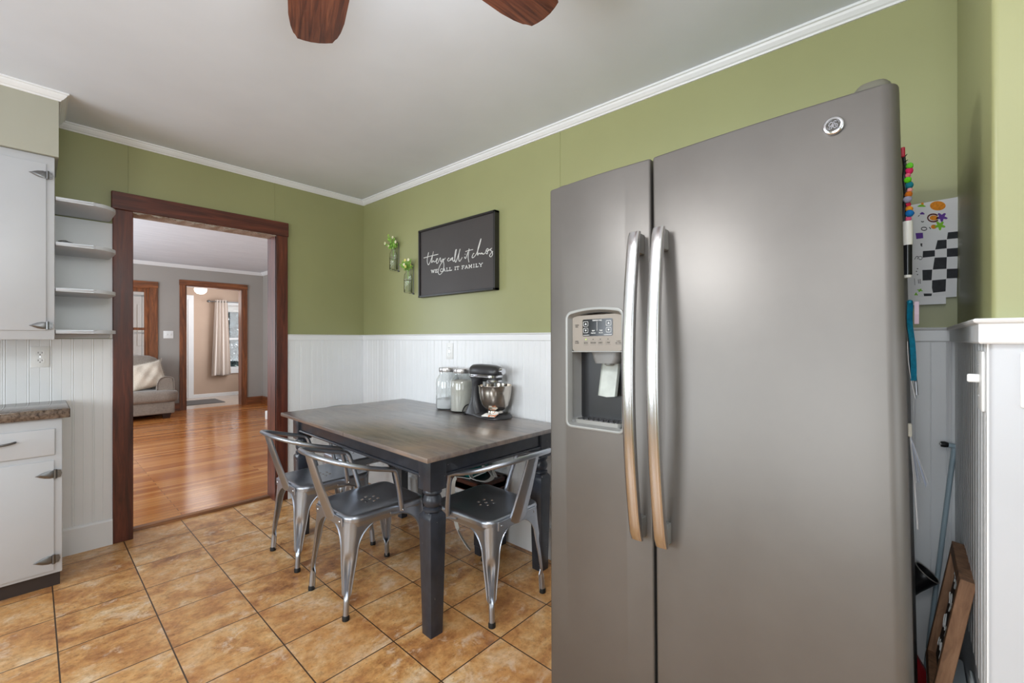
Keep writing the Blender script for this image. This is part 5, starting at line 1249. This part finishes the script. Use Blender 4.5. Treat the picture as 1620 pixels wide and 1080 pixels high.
# unseen lamp added as fill light for the corner beside the refrigerator
kl = thing('added_fill_lamp', 'added unseen ceiling lamp with an opal glass dish, for fill light', 'lamp', (-0.28, -0.02, zceil(-0.28, -0.02)))
f = MB(); f.lathe([(0.0, 0.0), (0.16, 0.0), (0.16, -0.02), (0.15, -0.03), (0.0, -0.03)], 30, cap=False); f.build('canopy', M['chrome'], kl, smooth=40)
f = MB(); f.lathe([(0.15, -0.028), (0.15, -0.045), (0.12, -0.075), (0.06, -0.092), (0.0, -0.096)], 30, cap=False); f.build('dish', fg.m, kl, smooth=60)
ll = bpy.data.lights.new('added_fill_lamp_light', 'POINT'); ll.energy = 16; ll.color = (0.93, 0.965, 1.0); ll.shadow_soft_size = 0.15
lo = bpy.data.objects.new('added_fill_lamp_light', ll); lo.location = (-0.28, -0.02, 2.22); col.objects.link(lo)

# ================================================================== corner beside the refrigerator
# two drawing sheets on the wall
PX = XR-0.0185
def pp(zx, zy):
    y = -0.002-(zx/6.0)*0.00146
    return (y, 1.23+(536.5-(300+zy/6.0))/691*(1.4437+0.673*y))
dr = thing('childs_drawing', 'white poster with an orange pumpkin and black checkerboard on the wall behind the refrigerator', 'drawing', (PX, 0, 1.52))
f = MB(); q = [pp(-700, 130), pp(465, 66), pp(442, 1015), pp(-700, 1030)]
q = [(0.15, 1.668), pp(465, 66), pp(442, 1015), (0.15, 1.355)]
f.loft([[(x, y, z-1.52) for y, z in q] for x in (0.0, 0.0012)], True, True, True); f.build('sheet', paper, dr)
inkm = {'orange': plain('orange_marker', srgb(226, 140, 30), 0.8, 0, 0.2, 160), 'black': plain('black_marker', srgb(34, 36, 42), 0.7, 0, 0.4, 60), 'purple': plain('purple_marker', srgb(98, 58, 150), 0.8), 'green': plain('green_marker', srgb(130, 196, 50), 0.8), 'brown': plain('brown_marker', srgb(96, 40, 32), 0.8)}
def shape(f, pts, lift=0.0006):
    f.loft([[(-lift*k, y, z-1.52) for y, z in [pp(*p) for p in pts]] for k in (0, 1)], True, True, True)
def ell(cx, cy, rx, ry, n=20, w=0.0, lobes=0):
    return [(cx+rx*(1+w*math.sin(lobes*2*PI*k/n))*math.cos(2*PI*k/n), cy+ry*(1+w*math.sin(lobes*2*PI*k/n))*math.sin(2*PI*k/n)) for k in range(n)]
f = MB()
for s_ in ([(362, 405), (458, 395), (455, 460), (352, 470)], [(265, 480), (350, 474), (350, 556), (243, 568)], [(125, 582), (240, 575), (240, 632), (122, 645)], [(352, 560), (452, 552), (452, 632), (352, 638)], [(238, 645), (352, 640), (348, 750), (220, 758)], [(120, 762), (215, 758), (208, 858), (122, 862)], [(352, 752), (452, 748), (448, 838), (350, 842)], [(215, 860), (345, 848), (340, 965), (222, 978), (212, 930)], [(132, 985), (212, 985), (208, 1008), (136, 1010)]): shape(f, s_)
f.build('checkerboard', inkm['black'], dr)
def mark(name, ink, pts, lift=0.0006):
    f = MB(); shape(f, pts, lift); f.build(name, inkm[ink], dr)
mark('pumpkin', 'orange', ell(267, 153, 74, 44, 24))
for p_ in (ell(230, 268, 40, 24), ell(230, 352, 28, 20), ell(120, 134, 14, 12)): mark('orange_face', 'orange', p_)
for p_ in (ell(305, 260, 42, 34, 40, 0.35, 5), ell(118, 226, 22, 11, 20, 0.2, 3), [(52, 412), (124, 408), (128, 460), (60, 468)], ell(2, 590, 16, 14)): mark('purple_scribble', 'purple', p_)
for p_ in (ell(288, 340, 40, 34, 40, 0.35, 5), ell(112, 154, 38, 11, 20, 0.2, 3), ell(96, 955, 22, 12, 24, 0.4, 4), ell(58, 992, 14, 12, 20, 0.4, 3)): mark('green_scribble', 'green', p_, 0.0007)
f = MB()
def arcb(cx, cy, rx, ry, a0, a1, wd): return [(cx+rx*math.cos(a0+(a1-a0)*k/14), cy+ry*math.sin(a0+(a1-a0)*k/14)) for k in range(15)]
def band(pts, w):
    for (a, b), (c, d) in zip(pts[:-1], pts[1:]):
        L = math.hypot(c-a, d-b) or 1; nx, ny = -(d-b)/L*w, (c-a)/L*w
        shape(f, [(a+nx, b+ny), (c+nx, d+ny), (c-nx, d-ny), (a-nx, b-ny)])
band(arcb(225, 268, 54, 36, 0.6, 5.6, 0), 7); f.build('brown_marks', inkm['brown'], dr)
f = MB()
e_ = ell(136, 371, 27, 15, 16); band(e_+[e_[0]], 4); band([(108, 300), (122, 308), (134, 300)], 4); band([(186, 356), (196, 366), (200, 374)], 4)
band([(100, 516), (118, 514), (104, 530), (120, 536)], 5); band(arcb(100, 648, 18, 16, 0, 6.28, 0), 2.5); band([(42, 662), (60, 634), (78, 632), (70, 660)], 2.5)
for p_ in ((72, 750), (62, 775), (72, 805)): shape(f, ell(p_[0], p_[1], 7, 5, 8))
band([(80, 850), (84, 890)], 3); band([(98, 848), (100, 892)], 3); band([(42, 842), (46, 905)], 2); band([(92, 240), (78, 256)], 3); f.build('small_marks', inkm['black'], dr)
d2 = thing('paper_sheet', 'plain white sheet curling below the checkerboard drawing', 'paper', (PX+0.003, 0, 1.35))
f = MB(); rows = []
for k in range(7):
    t = k/6; z = 0.05-0.058*t; x = 0.0-0.010*t*t
    rows.append([(x, 0.15, z), (x, -0.0855, z), (x+0.001, -0.0855, z), (x+0.001, 0.15, z)])
f.loft(rows, True, True, True); f.build('sheet', paper, d2, smooth=60)
# chalkboard sign leaning on the return wall
wd = red_wood('mid_brown_frame_wood', 'z', 1.0); 
mw = Mat('mid_brown_rustic_wood', rough=0.5); n = mw.noise(mw.coords((20, 20, 3)), 3, 5, 0.6, 0.6); mw.color(mw.ramp(n, [(0.3, srgb(104, 74, 54)), (0.55, srgb(144, 106, 78)), (0.75, srgb(166, 128, 98))])); mw.bump(n, 0.15, 0.002)
s = thing('chalkboard_sign', 'wood framed chalkboard with white script leaning in the corner beside the refrigerator', 'sign', (1.515, -0.058, 0.372), rot=(math.radians(9), 0, 0))
f = MB(); BW, BH, BT = 0.125, 0.325, 0.026
for x0, x1, z0, z1 in ((-BW, -BW+0.024, 0, BH), (BW-0.024, BW, 0, BH), (-BW+0.024, BW-0.024, 0, 0.024), (-BW+0.024, BW-0.024, BH-0.024, BH)): f.box(x0, x1, 0, BT, z0, z1, 0.001, 1)
f.build('frame', mw.m, s)
f = MB(); f.box(-BW+0.02, BW-0.02, 0.002, 0.010, 0.02, BH-0.02); f.build('board', plain('chalkboard', srgb(40, 42, 42), 0.6), s)
f = MB()
for k, (zz, amp) in enumerate(((0.25, 0.02), (0.19, 0.022), (0.13, 0.02), (0.07, 0.018))):
    P = [(0.095 - 0.19*i/40 + 0.008*math.sin(i*1.25), 0.0108, zz + amp*math.sin(i*0.95+k)*abs(math.cos(i*0.23+k))) for i in range(41)]
    f.tube(smoothpath(P, 2), 0.0014, 5)
f.build('script', M['mark_white'], s)
# grey tote the board stands on, with its lid tucked behind
gb = plain('pale_blue_grey_plastic', srgb(200, 208, 211), 0.45)
s = thing('storage_tote', 'pale grey plastic tote standing under the chalkboard', 'tote', (1.50, -0.069, 0))
f = MB(); f.loft([[(x, y, z) for x, y in rrect(-a, a, -b2, b2, 0.01, 3)] for a, b2, z in ((0.16, 0.030, 0), (0.175, 0.034, 0.35), (0.18, 0.0365, 0.352), (0.18, 0.0365, 0.370))], True, True, True); f.build('tub', gb, s, smooth=40)
f = MB(); f.box(-0.165, -0.080, -0.0365, -0.0285, 0.370, 0.487, 0.003, 1); f.box(-0.168, -0.160, -0.0365, -0.0265, 0.370, 0.489, 0.002, 1); f.build('lid', gb, s, smooth=40)
# bent metal bar
bg_ = brushed('blue_grey_painted_metal', srgb(172, 192, 202), 0.4, 'o', 0.02, 0.0)
s = thing('metal_bar', 'pale blue-grey metal bar with a bent tip leaning in the corner', 'bar', (1.940, -0.025, 0.0))
f = MB(); f.tube(smoothpath([(0, 0, 0.005), (0, -0.037, 0.43), (0, -0.0755, 0.86), (0, -0.080, 0.889), (-0.003, -0.077, 0.897), (-0.008, -0.063, 0.899)], 5), 0.0085, 12, flat=(0.75, 1)); f.build('shaft', bg_, s, smooth=50)
f = MB(); f.tube([(-0.008, -0.064, 0.899), (-0.010, -0.056, 0.9), (-0.011, -0.048, 0.9)], [0.0082, 0.0095, 0.0085], 12); f.build('tip', M['black'], s, smooth=50)
f = MB(); f.ball((-0.012, -0.0475, 0.9005), 0.004, 1); f.build('tip_socket', M['silver_paint'], s)
# black plastic tube
s = thing('vacuum_tube', 'black plastic vacuum tube poking out behind the refrigerator', 'vacuum tube', (1.912, -0.042, 0.490))
ax_ = V(0, 0.62, -0.78).normalized(); Rm = ax_.to_track_quat('Z', 'Y').to_matrix().to_4x4()
f = MB(); f.lathe([(0.034, 0.0), (0.0355, 0.002), (0.0335, 0.02), (0.030, 0.06), (0.030, 0.58), (0.0275, 0.58), (0.0275, 0.06), (0.031, 0.02), (0.032, 0.0), (0.034, 0.0)], 28, mat=Rm, cap=False); f.build('tube', M['black'], s, smooth=50)
f = MB(); f.tube([Rm @ V(0.0345*math.cos(a*PI/14), 0.0345*math.sin(a*PI/14), 0.0) for a in range(28)], 0.0016, 6, closed=True); f.build('rim', plain('grey_rim', srgb(150, 146, 140), 0.4), s)
# red dustpan standing in the corner
s = thing('dustpan', 'red plastic dustpan on the floor behind the refrigerator', 'dustpan', (1.912, -0.003, 0))
f = MB(); f.loft([[(x, y, z) for y, z in ((0.035, 0.0), (-0.04, 0.0), (-0.04, 0.17), (-0.01, 0.225), (0.035, 0.26))] for x in (-0.010, 0.008)], True, True, True); f.build('pan', plain('red_plastic', srgb(176, 22, 34), 0.35), s)
f = MB(); f.cyl((0.0, 0.02, 0.24), (0.0, 0.022, 0.30), 0.009); f.build('grip', bpy.data.materials['red_plastic'], s, smooth=40)
